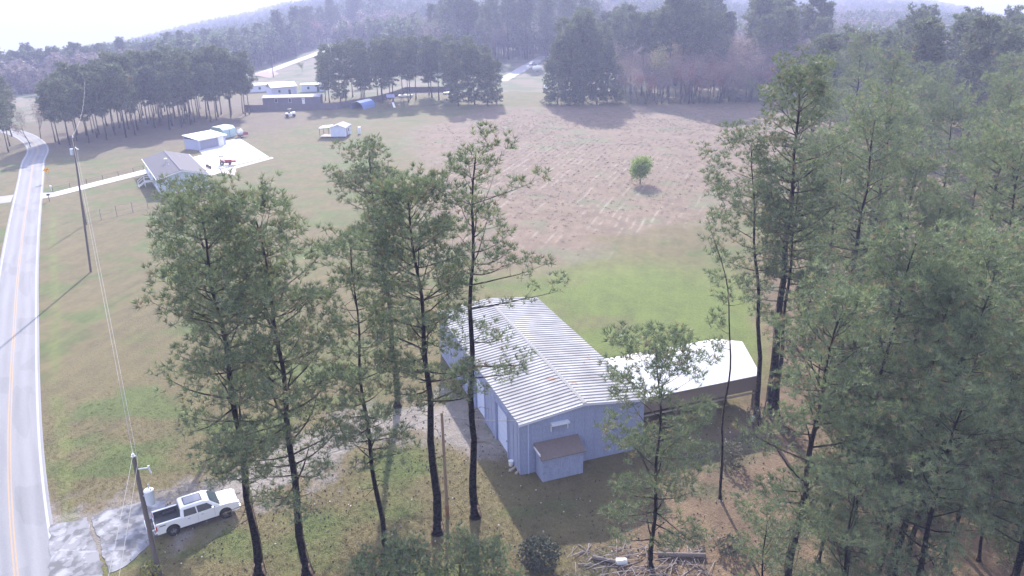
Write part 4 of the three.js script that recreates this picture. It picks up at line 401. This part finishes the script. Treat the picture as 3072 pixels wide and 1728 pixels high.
// ---------- dark mobile home, fence and farther yard ----------
{ const g = thing('mobile_home', 'long dark mobile home with pale metal roof behind the fence', 'house', -84.6, 0, -275.2, 2 * D2R), W = 19.6, Dp = 5, wl = worn(0.15, 0.14, 0.18, 0.8, 0.2); part(g, 'wall', bx(W, 3, Dp, W / 2, 1.5, -Dp / 2), wl); part(g, 'roof', [quadsheet([[-0.2, 3.02, 0.25], [W + 0.2, 3.02, 0.25], [W + 0.2, 3.75, -Dp / 2], [-0.2, 3.75, -Dp / 2]], 0.08), quadsheet([[-0.2, 3.75, -Dp / 2], [W + 0.2, 3.75, -Dp / 2], [W + 0.2, 3.02, -Dp - 0.25], [-0.2, 3.02, -Dp - 0.25]], 0.08)], worn(0.38, 0.37, 0.43, 0.6, 0.1)); for (const x of [4.6, 9.3]) win(g, x, 2.1, 0.01, 0.8, 1.3, 'z'); const d = part(g, 'door', bx(0.95, 2, 0.08, 13.9, 1.75, 0.01), M.whitePaint); part(d, 'door_window', bx(0.3, 0.3, 0.1, 13.9, 2.4, 0.01), M.glass); }
{ const pk = worn(0.15, 0.135, 0.155, 0.95, 0.5), F = [[-88, -266], [-84.8, -264.8], [-57.5, -266.3], [-54.5, -273], [-46, -285], [-41.7, -300], [-40, -310.5], [-21.6, -310.6]], g = thing('privacy_fence', 'long dark wooden privacy fence around the mobile home yard', 'fence'); let n = 0; for (let i = 1; i < F.length; i++) { const [ax, az] = F[i - 1], [bx2, bz] = F[i], L = Math.hypot(bx2 - ax, bz - az), m = Math.max(1, Math.round(L / 2.4)), a = Math.atan2(-(bz - az), bx2 - ax); for (let k = 0; k < m; k++) { const t = (k + 0.5) / m, x = lerp(ax, bx2, t), z = lerp(az, bz, t), h = 2.0 + 0.06 * vn(n * 3.3, 1); part(g, 'fence_panel', bx(L / m - 0.04, h, 0.06, 0, h / 2, 0).rotateY(a).translate(x, hgt(x, z), z), pk); const px_ = lerp(ax, bx2, k / m), pz = lerp(az, bz, k / m); part(g, 'fence_post', bx(0.14, 2.15, 0.14, px_, 1.07 + hgt(px_, pz), pz), M.wood); n++; } } }
function whiteBlock(label, x, z, turn, W, H, Dp, roof) { const g = thing('white_outbuilding', label, 'building', x, hgt(x, z), z, turn * D2R); part(g, 'wall', bx(W, H, Dp, 0, H / 2, 0), worn(0.62, 0.66, 0.8, 0.7)); part(g, 'roof', [quadsheet([[-W / 2 - 0.3, H, Dp / 2 + 0.3], [W / 2 + 0.3, H, Dp / 2 + 0.3], [W / 2 + 0.3, H + roof, 0], [-W / 2 - 0.3, H + roof, 0]], 0.1), quadsheet([[-W / 2 - 0.3, H + roof, 0], [W / 2 + 0.3, H + roof, 0], [W / 2 + 0.3, H, -Dp / 2 - 0.3], [-W / 2 - 0.3, H, -Dp / 2 - 0.3]], 0.1)], M.steelWhite); part(g, 'door', bx(0.9, 2, 0.08, W * 0.2, 1, Dp / 2 + 0.01), M.dark); win(g, -W * 0.2, H * 0.55, Dp / 2 + 0.01, 0.9, 1, 'z'); return g; }
whiteBlock('white gabled cabin behind the dark mobile home', -88, -312, 35, 10, 3, 6, 1.6); whiteBlock('long white trailer home right of the gabled cabin', -77.5, -321, 3, 9.5, 2.8, 4, 0.4); whiteBlock('low white roofed building behind the gabled cabin', -98, -326, 20, 14, 2.6, 6, 0.6); whiteBlock('small white roofed building beside the far highway', -101, -512, 20, 14, 3, 8, 1.5);
{ const g = thing('utility_cart', 'white off-road cart with black tyres parked before the dark fence', 'cart', -68.8, 0, -250.5, 20 * D2R); g.scale.setScalar(1.25); part(g, 'body', [rb(2.4, 0.5, 1.3, 0, 0.75, 0, 0.12), rb(0.9, 0.3, 1.2, 0.8, 1.05, 0, 0.1)], M.whitePaint); part(g, 'roll_cage', [bar([-0.5, 1, 0.55], [-0.4, 1.9, 0.5], 0.04), bar([-0.5, 1, -0.55], [-0.4, 1.9, -0.5], 0.04), bar([0.6, 1.1, 0.55], [0.2, 1.9, 0.5], 0.04), bar([0.6, 1.1, -0.55], [0.2, 1.9, -0.5], 0.04)], M.dark); part(g, 'roof', rb(1, 0.08, 1.2, -0.1, 1.93, 0, 0.03), M.black); part(g, 'seat', rb(0.4, 0.5, 1, -0.2, 1.15, 0, 0.06), M.dark); for (const x of [-0.85, 0.85]) for (const s of [-1, 1]) { const w = part(g, 'tyre', new THREE.TorusGeometry(0.24, 0.14, 8, 18).translate(x, 0.38, s * 0.68), M.black); part(w, 'rim', cyl(0.16, 0.16, 0.12, 0, 0, 0).rotateX(1.5708).translate(x, 0.38, s * 0.68), M.dark); } }
{ const g = thing('tarp_tent', 'arched shelter covered with a blue and white tarp beside the fence', 'tent', -50.6, 0, -265.2, 68 * D2R), n = 10, R = 2.5, L = 8; const arch = (a0, a1, m, nm) => { for (let i = a0; i < a1; i++) { const a = Math.PI * i / n, b = Math.PI * (i + 1) / n; part(g, nm, quadsheet([[0, Math.sin(a) * R, Math.cos(a) * R], [L, Math.sin(a) * R, Math.cos(a) * R], [L, Math.sin(b) * R, Math.cos(b) * R], [0, Math.sin(b) * R, Math.cos(b) * R]], 0.03), m); } }; arch(0, 3, mat(0.16, 0.24, 0.5, 0.6), 'blue_tarp'); arch(3, 7, mat(0.75, 0.78, 0.85, 0.6), 'white_tarp'); arch(7, 10, mat(0.16, 0.24, 0.5, 0.6), 'blue_tarp'); for (const x of [0.05, L / 2, L - 0.05]) part(g, 'hoop', new THREE.TorusGeometry(R - 0.06, 0.04, 6, 20, Math.PI).rotateY(Math.PI / 2).translate(x, 0, 0), M.galv); part(g, 'end_flap', quadsheet([[L - 0.1, 0, R * 0.95], [L - 0.1, 0, -R * 0.95], [L - 0.1, 1.6, -R * 0.7], [L - 0.1, 1.6, R * 0.7]], 0.02), mat(0.13, 0.17, 0.33, 0.7)); }
{ const g = thing('playset', 'wooden play tower with small roof and white slide under the pines', 'playset', -39.8, 0, -270, 15 * D2R); for (const [x, z] of [[-1, -1], [1, -1], [-1, 1], [1, 1]]) part(g, 'post', bx(0.16, 3.2, 0.16, x, 1.6, z), M.wood); part(g, 'deck', bx(2.2, 0.12, 2.2, 0, 1.5, 0), M.wood); part(g, 'roof', [quadsheet([[-1.4, 3.1, 1.4], [1.4, 3.1, 1.4], [1.4, 4.1, 0], [-1.4, 4.1, 0]], 0.06), quadsheet([[-1.4, 4.1, 0], [1.4, 4.1, 0], [1.4, 3.1, -1.4], [-1.4, 3.1, -1.4]], 0.06)], mat(0.24, 0.24, 0.36, 0.8)); part(g, 'slide', quadsheet([[0.2, 1.55, 1.1], [0.9, 1.55, 1.1], [1.1, 0.1, 3.3], [0.4, 0.1, 3.3]], 0.06), M.whitePaint); part(g, 'swing_beam', bar([1, 2.7, 0], [4.2, 2.7, 0], 0.08), M.wood); part(g, 'swing_leg', [bar([4.2, 2.7, 0], [4.5, 0, 1], 0.07), bar([4.2, 2.7, 0], [4.5, 0, -1], 0.07)], M.wood); part(g, 'swing', [bar([2.4, 2.7, 0], [2.4, 0.6, 0.1], 0.02), bar([2.9, 2.7, 0], [2.9, 0.6, 0.1], 0.02), bx(0.6, 0.05, 0.25, 2.65, 0.6, 0.1)], mat(0.3, 0.35, 0.5, 0.6)); }
function boat(label, x, z, turn, L) { const g = thing('rowing_boat', label, 'boat', x, hgt(x, z), z, turn * D2R), s = new THREE.Shape(); s.moveTo(-L / 2, -0.6); s.lineTo(L * 0.2, -0.62); s.quadraticCurveTo(L * 0.42, -0.45, L / 2, 0); s.quadraticCurveTo(L * 0.42, 0.45, L * 0.2, 0.62); s.lineTo(-L / 2, 0.6); part(g, 'hull', new THREE.ExtrudeGeometry(s, { depth: 0.5, bevelEnabled: true, bevelSize: 0.08, bevelThickness: 0.15, bevelSegments: 3 }).rotateX(-Math.PI / 2).translate(0, 0.16, 0), M.whitePaint); part(g, 'keel', bx(L * 0.8, 0.1, 0.08, 0, 0.86, 0), mat(0.6, 0.62, 0.66, 0.5)); return g; }
boat('white boat lying upturned in front of the far fence', -37.9, -296, 4, 5.2); boat('small white boat leaning on the bank by the fence end', -23, -303, 55, 3.6);
function car(label, x, z, turn, col, g2) { const g = thing('parked_car', label, 'car', x, hgt(x, z) + 0.1, z, turn * D2R, 'parked cars beyond the gap'); const p = mat(...col, 0.3), s = new THREE.Shape(); s.moveTo(-2.2, 0.35); s.lineTo(-2.2, 0.95); s.lineTo(-1.5, 1.0); s.lineTo(-1.0, 1.5); s.lineTo(0.5, 1.5); s.lineTo(1.1, 1.0); s.lineTo(2.1, 0.85); s.lineTo(2.2, 0.35); part(g, 'body', new THREE.ExtrudeGeometry(s, { depth: 1.6, bevelEnabled: true, bevelSize: 0.05, bevelThickness: 0.06, bevelSegments: 2 }).translate(0, 0, -0.8), p); for (const k of [-1, 1]) part(g, 'side_window', new THREE.ShapeGeometry(new THREE.Shape([[-1.3, 1.05], [-0.95, 1.42], [0.45, 1.42], [0.95, 1.05]].map((q) => new THREE.Vector2(...q)))).translate(0, 0, k * 0.87), M.glass); part(g, 'windshield', quadsheet([[0.58, 1.48, 0.7], [1.14, 1.04, 0.7], [1.14, 1.04, -0.7], [0.58, 1.48, -0.7]], 0.02), M.glass); for (const xx of [-1.35, 1.35]) for (const k of [-1, 1]) part(g, 'tyre', new THREE.TorusGeometry(0.22, 0.1, 8, 16).translate(xx, 0.32, k * 0.8), M.black); return g; }
car('white car parked beside the sandy track at the gap', 14.6, -312.5, 100, [0.8, 0.8, 0.8]); car('grey car parked on the grey lane beyond the gap', 12, -398, 60, [0.4, 0.42, 0.45]);
{ const g = thing('propane_tank', 'white horizontal gas tank on legs beyond the grassy gap', 'tank', 13.6, hgt(13.6, -372), -372, 20 * D2R); part(g, 'tank', new THREE.CapsuleGeometry(1.1, 2.6, 8, 20).rotateZ(Math.PI / 2).translate(0, 1.7, 0), M.whitePaint); part(g, 'dome', cyl(0.3, 0.3, 0.3, 0, 2.9, 0), M.whitePaint); for (const x of [-1.1, 1.1]) part(g, 'leg', bx(0.3, 0.8, 1, x, 0.4, 0), M.galv); }
{ const g = thing('camper_trailer', 'white camper trailer glimpsed among trees behind the field', 'camper', 49, hgt(49, -352), -352, 10 * D2R); part(g, 'shell', new RoundedBoxGeometry(5, 2.3, 2.2, 4, 0.5).translate(0, 1.7, 0), M.whitePaint); win(g, -0.8, 2, 1.1, 1, 0.6, 'z'); part(g, 'door', bx(0.7, 1.7, 0.06, 1, 1.5, 1.1), mat(0.6, 0.62, 0.66, 0.5)); for (const s of [-1, 1]) part(g, 'tyre', new THREE.TorusGeometry(0.25, 0.1, 8, 16).translate(0, 0.35, s * 0.95), M.black); part(g, 'drawbar', bar([2.4, 0.6, 0], [3.6, 0.5, 0], 0.07), M.dark); }

// ---------- roadside things ----------
{ const g = thing('warning_sign', 'yellow diamond road sign on a post beside the road', 'sign', -96.4, 0, -161.6, 35 * D2R); part(g, 'post', bx(0.07, 2.6, 0.05, 0, 1.3, -0.03), M.galv); const p = part(g, 'sign_board', bx(0.95, 0.95, 0.02, 0, 0, 0).rotateZ(Math.PI / 4).translate(0, 2.45, 0), mat(0.85, 0.42, 0.02, 0.5)); part(p, 'arrow_mark', [bx(0.1, 0.45, 0.01, -0.08, 2.36, 0.015), bx(0.3, 0.1, 0.01, 0.06, 2.6, 0.015), new THREE.ShapeGeometry(new THREE.Shape([new THREE.Vector2(0.2, 2.45), new THREE.Vector2(0.2, 2.75), new THREE.Vector2(0.36, 2.6)])).translate(0, 0, 0.02)], M.black); }
{ const g = thing('mailbox', 'black mailbox on a wooden post beside the driveway mouth', 'mailbox', -86.9, 0, -144.4, 30 * D2R); part(g, 'post', bx(0.12, 1.1, 0.12, 0, 0.55, 0), M.wood); const b = part(g, 'box', [bx(0.55, 0.2, 0.24, 0, 1.2, 0), new THREE.CylinderGeometry(0.12, 0.12, 0.55, 14).rotateZ(1.5708).translate(0, 1.3, 0)], M.black); part(b, 'flag', bx(0.14, 0.06, 0.01, 0.1, 1.42, 0.13), mat(0.5, 0.03, 0.03, 0.5)); }
{ const g = thing('white_bollard', 'short white marker post at the driveway mouth', 'marker', -91.3, 0, -153.2); part(g, 'post', cyl(0.06, 0.07, 0.9, 0, 0.45, 0), M.whitePaint); part(g, 'cap', cyl(0.18, 0.18, 0.25, 0, 0.95, 0), M.whitePaint); }
{ const g = thing('wheeled_bin', 'dark rubbish bin lying beyond the road edge', 'bin', -97.5, 0, -133); part(g, 'bin', rb(0.6, 1, 0.6, 0, 0.55, 0, 0.06), M.dark); part(g, 'lid', rb(0.64, 0.08, 0.66, 0, 1.08, 0, 0.03), mat(0.5, 0.5, 0.52, 0.6)); }
function wireFence(name, label, pts, h, m, rails) { const g = thing(name, label, 'fence'); for (let i = 0; i < pts.length; i++) { part(g, 'fence_post', bar([pts[i][0], 0, pts[i][1]], [pts[i][0], h, pts[i][1]], 0.05), m); if (i) for (const y of rails) part(g, 'rail', bar([pts[i - 1][0], y * h, pts[i - 1][1]], [pts[i][0], y * h, pts[i][1]], 0.02, 0.02, 5), m); } return g; }
wireFence('chain_link_fence', 'thin chain-link fence crossing the lawn towards the small house', [[-71.4, -127.4], [-70.1, -130], [-68.4, -132.1], [-66.8, -134.7], [-65.2, -137.2], [-63.8, -139.6]], 1.9, mat(0.2, 0.2, 0.21, 0.7), [0.99, 0.05, 0.5]);
wireFence('driveway_fence', 'low dark rail fence along the far side of the driveway', [[-90.3, -151.9], [-88.8, -155.5], [-87.2, -159], [-85.6, -162.6], [-84, -166.2], [-82.4, -169.8], [-81.3, -172.4]], 0.9, mat(0.07, 0.06, 0.08, 0.8), [0.95, 0.5]);

// ---------- brush, stones, litter ----------
{ const g = thing('brush_pile', 'pile of pale cut branches and logs under the slender pine', 'brush pile', 8, 0, -41.2), r = rng(44); const pale = mat(0.3, 0.265, 0.26, 0.95), grey = mat(0.12, 0.1, 0.1, 0.95); for (let i = 0; i < 170; i++) { const x = (r() - 0.5) * 9, z = (r() - 0.5) * 3.6, a = r() * 3.14, L = 0.5 + 1.6 * r(), y = 0.05 + 0.35 * r() * Math.exp(-(x * x) / 6); part(g, 'branch', bar([x - Math.cos(a) * L / 2, y, z - Math.sin(a) * L / 2], [x + Math.cos(a) * L / 2, y + (r() - 0.3) * 0.4, z + Math.sin(a) * L / 2], 0.02 + 0.025 * r(), 0.01, 5), r() < 0.6 ? pale : grey); } part(g, 'log', bar([1.3, 0.18, -0.9], [4.4, 0.2, -0.7], 0.17, 0.15, 10), worn(0.19, 0.16, 0.15, 0.95, 1)); part(g, 'log', bar([-3, 0.14, -0.8], [-1.6, 0.16, -0.3], 0.14, 0.12, 10), worn(0.19, 0.16, 0.15, 0.95, 1)); part(g, 'sack', rb(0.8, 0.35, 0.5, -1.2, 0.25, -0.2, 0.14), mat(0.5, 0.52, 0.55, 0.7)); }
function shrub(name, label, x, z, R, H, cols, n, seed, group) { const g = thing(name, label, 'shrub', x, hgt(x, z), z, 0, group), r = rng(seed), T = new Tris(), B = new Tubes(); for (let i = 0; i < 7; i++) { const d = sphere(r); d.y = Math.abs(d.y) + 0.5; d.normalize(); B.add([V(0, 0, 0), V(d.x * R * 0.5, d.y * H * 0.5, d.z * R * 0.5), V(d.x * R * 0.85, d.y * H * 0.85, d.z * R * 0.85)], [0.03, 0.02, 0.008], 4); } for (let i = 0; i < n; i++) { const d = sphere(r), k = Math.cbrt(0.25 + 0.75 * r()) * (0.8 + 0.4 * vn(d.x * 2 + seed, d.z * 2 + d.y)), p = V(d.x * R * k, H * 0.5 + d.y * H * 0.5 * k, d.z * R * k), e = sphere(r), q = sphere(r).cross(e).normalize(), L = 0.2 * (0.6 + 0.8 * r()), c = cols[i % cols.length], t = 0.7 + 0.6 * r(); T.tri(p.x - q.x * L * 0.4, p.y - q.y * L * 0.4, p.z - q.z * L * 0.4, p.x + q.x * L * 0.4, p.y + q.y * L * 0.4, p.z + q.z * L * 0.4, p.x + e.x * L, p.y + e.y * L, p.z + e.z * L, [c[0] * t, c[1] * t, c[2] * t]); } part(g, 'stems', B.geo(), M.twig); part(g, 'foliage', T.geo(), M.leaf); return g; }
shrub('dark_shrub', 'dark evergreen shrub on the grass in front of the blue building', 1.4, -41.4, 1.3, 2.0, [[0.035, 0.05, 0.03], [0.05, 0.065, 0.035]], 1400, 51);
shrub('yellow_shrub', 'straggly yellow-green shrub at the foot of the near utility pole', -23.6, -40.9, 0.6, 1.3, [[0.34, 0.3, 0.06], [0.16, 0.2, 0.06]], 260, 52);
{ const r = rng(66), cols = [[0.09, 0.11, 0.06], [0.13, 0.13, 0.075], [0.16, 0.13, 0.09]]; for (let i = 0; i < 46; i++) { const x = 14 + r() * 44, z = -39 - r() * 60; if (x < plin(strawEdge, z) + 2) continue; shrub('undergrowth_bush', 'low scrubby bush on the pine straw of the woodlot', x, z, 0.7 + r() * 0.9, 0.8 + r() * 1.3, cols, 380, 300 + i, 'undergrowth in the woodlot'); } }
{ const r = rng(67), cols = [[0.08, 0.1, 0.055], [0.13, 0.125, 0.08], [0.17, 0.14, 0.11]]; for (let i = 0; i < 34; i++) { const x = 12 + i * 2.3 + (r() - 0.5) * 2; shrub('wood_edge_bush', 'low bush along the wood edge behind the field', x, -263 - r() * 5, 1.5 + r() * 1.2, 1.8 + r() * 1.6, cols, 260, 400 + i, 'bushes along the wood edge'); } }
{ // pine cones, chips and leaves littering the yard; too many to count
  const r = rng(71), m4 = new THREE.Matrix4(), q = new THREE.Quaternion(), put = (name, label, geo, m, n, f, s0, s1) => { const im = new THREE.InstancedMesh(geo, m, n); for (let i = 0; i < n; i++) { const [x, z] = f(); const s = lerp(s0, s1, r()); q.setFromEuler(new THREE.Euler(r() * 6, r() * 6, r() * 6)); m4.compose(V(x, 0.03 + s * 0.3, z), q, V(s, s * 0.8, s)); im.setMatrixAt(i, m4); } im.name = name; im.castShadow = im.receiveShadow = true; tag(im, label, null, null, 'stuff'); scene.add(im); };
  const yard = () => { for (;;) { const x = -26 + r() * 50, z = -36 - r() * 26; if (!(x > 0 && x < 11 && z < -51)) return [x, z]; } };
  put('pine_cones', 'scattered brown pine cones on the grass', new THREE.IcosahedronGeometry(1, 0).scale(1, 1.5, 1), mat(0.07, 0.05, 0.04, 0.95), 1300, yard, 0.035, 0.065);
  put('pale_litter', 'scattered pale chips and fallen leaves on the grass', new THREE.IcosahedronGeometry(1, 0).scale(1.4, 0.3, 1), mat(0.5, 0.45, 0.4, 0.95), 500, yard, 0.03, 0.07);
  const geo = (() => { const T = new Tris(), q2 = rng(8); for (let i = 0; i < 7; i++) { const a = q2() * 6.28, L = 0.035 + 0.05 * q2(), w = 0.01, ox = (q2() - 0.5) * 0.16, oz = (q2() - 0.5) * 0.16; T.tri(ox - w, 0, oz, ox + w, 0, oz, ox + Math.cos(a) * L * 0.6, L, oz + Math.sin(a) * L * 0.6, [1, 1, 1]); } return T.geo(); })(), n = 45000, im = new THREE.InstancedMesh(geo, new THREE.MeshPhysicalMaterial({ color: 0xffffff, roughness: 1, side: THREE.DoubleSide, transmission: 0.3 }), n), c = [0, 0, 0], C = new THREE.Color(); let k = 0; while (k < n) { const x = -44 + r() * 86, z = -36 - Math.pow(r(), 1.7) * 40; if (r() < ss(-50, -74, z)) continue; groundCol(x, z, c, false); if (c[1] < c[0] * 0.75 || pdist(pathPts, x, z) < 2.2 && x < 3) { if (r() < 0.9) continue; } if (pdist(roadPts.slice(1, 10), x, z) < 2.6 || x < -33 && pdist(roadPts.slice(1, 10), x, z) > 40) continue; if (inPoly([[-33.6, -46.8], [-26, -49.6], [-24.7, -46], [-25, -38], [-28, -36]], x, z)) continue; const dx = x - 0.4, dz = z + 51.8, u = dx * 0.942 - dz * 0.336, v = -dx * 0.336 - dz * 0.942; if (u > -0.2 && u < 10.9 && v > -0.2 && v < 23.8) continue; if (Math.hypot(x + 22.8, z + 46.9) < 2.8) continue; const s = 0.7 + 0.9 * r(); m4.makeRotationY(r() * 6.28).scale(V(s, s * (0.6 + 0.6 * r()), s)).setPosition(x, 0.004, z); im.setMatrixAt(k, m4); C.setRGB(c[0] * 1.3, c[1] * 1.35, c[2] * 1.2); im.setColorAt(k, C); k++; } im.name = 'lawn_grass'; tag(im, 'short mixed dry and green grass of the lawn', null, null, 'stuff'); im.receiveShadow = im.castShadow = true; scene.add(im);
}

{ // dead stalks and straw rows standing in the fallow field
  const r = rng(91), T = new Tris(); for (let i = 0; i < 6; i++) { const a = r() * 6.28, L = 0.08 + 0.12 * r(), w = 0.022, ox = (r() - 0.5) * 0.5, oz = (r() - 0.5) * 0.3; T.tri(ox - w, 0, oz, ox + w, 0, oz, ox + Math.cos(a) * L * 0.8, L, oz + Math.sin(a) * L * 0.8, [1, 1, 1]); }
  const n = 8000, im = new THREE.InstancedMesh(T.geo(), mat(1, 1, 1, 1), n), m4 = new THREE.Matrix4(), C = new THREE.Color(); let k = 0;
  while (k < n) { const x = -30 + r() * 112, z = -98 - r() * 160; if (sdPoly(fallowPoly, x, z) < r() * 20) continue; let px_ = x, pz = z, row = false; if (Math.hypot((x - 8) * 0.9, (z + 150) * 0.55) < 30 && r() < 0.6) { const s = (x * 0.946 + z * 0.326) / 1.35, d = (Math.round(s) - s) * 1.35 + (r() - 0.5) * 0.25; px_ += 0.946 * d; pz += 0.326 * d; row = vn(Math.round(s) * 7.7, z * 0.14) > 0.45; } else if (vn(x * 0.2, z * 0.2) < 0.35) continue; const s = 0.7 + 0.9 * r(); m4.makeRotationY(r() * 6.28).scale(V(s, s * (row ? 0.7 : 1), s)).setPosition(px_, 0.004, pz); im.setMatrixAt(k, m4); const q = 0.7 + 0.6 * r(), kind = r(); if (row) C.setRGB(0.55 * q, 0.48 * q, 0.4 * q); else if (kind < 0.55) C.setRGB(0.28 * q, 0.21 * q, 0.165 * q); else if (kind < 0.85) C.setRGB(0.34 * q, 0.27 * q, 0.2 * q); else C.setRGB(0.16 * q, 0.2 * q, 0.07 * q); im.setColorAt(k, C); k++; }
  im.name = 'field_stalks'; im.castShadow = im.receiveShadow = true; tag(im, 'dead stalks and straw rows of the fallow field', null, null, 'stuff'); scene.add(im); }
renderer.render(scene, camera);
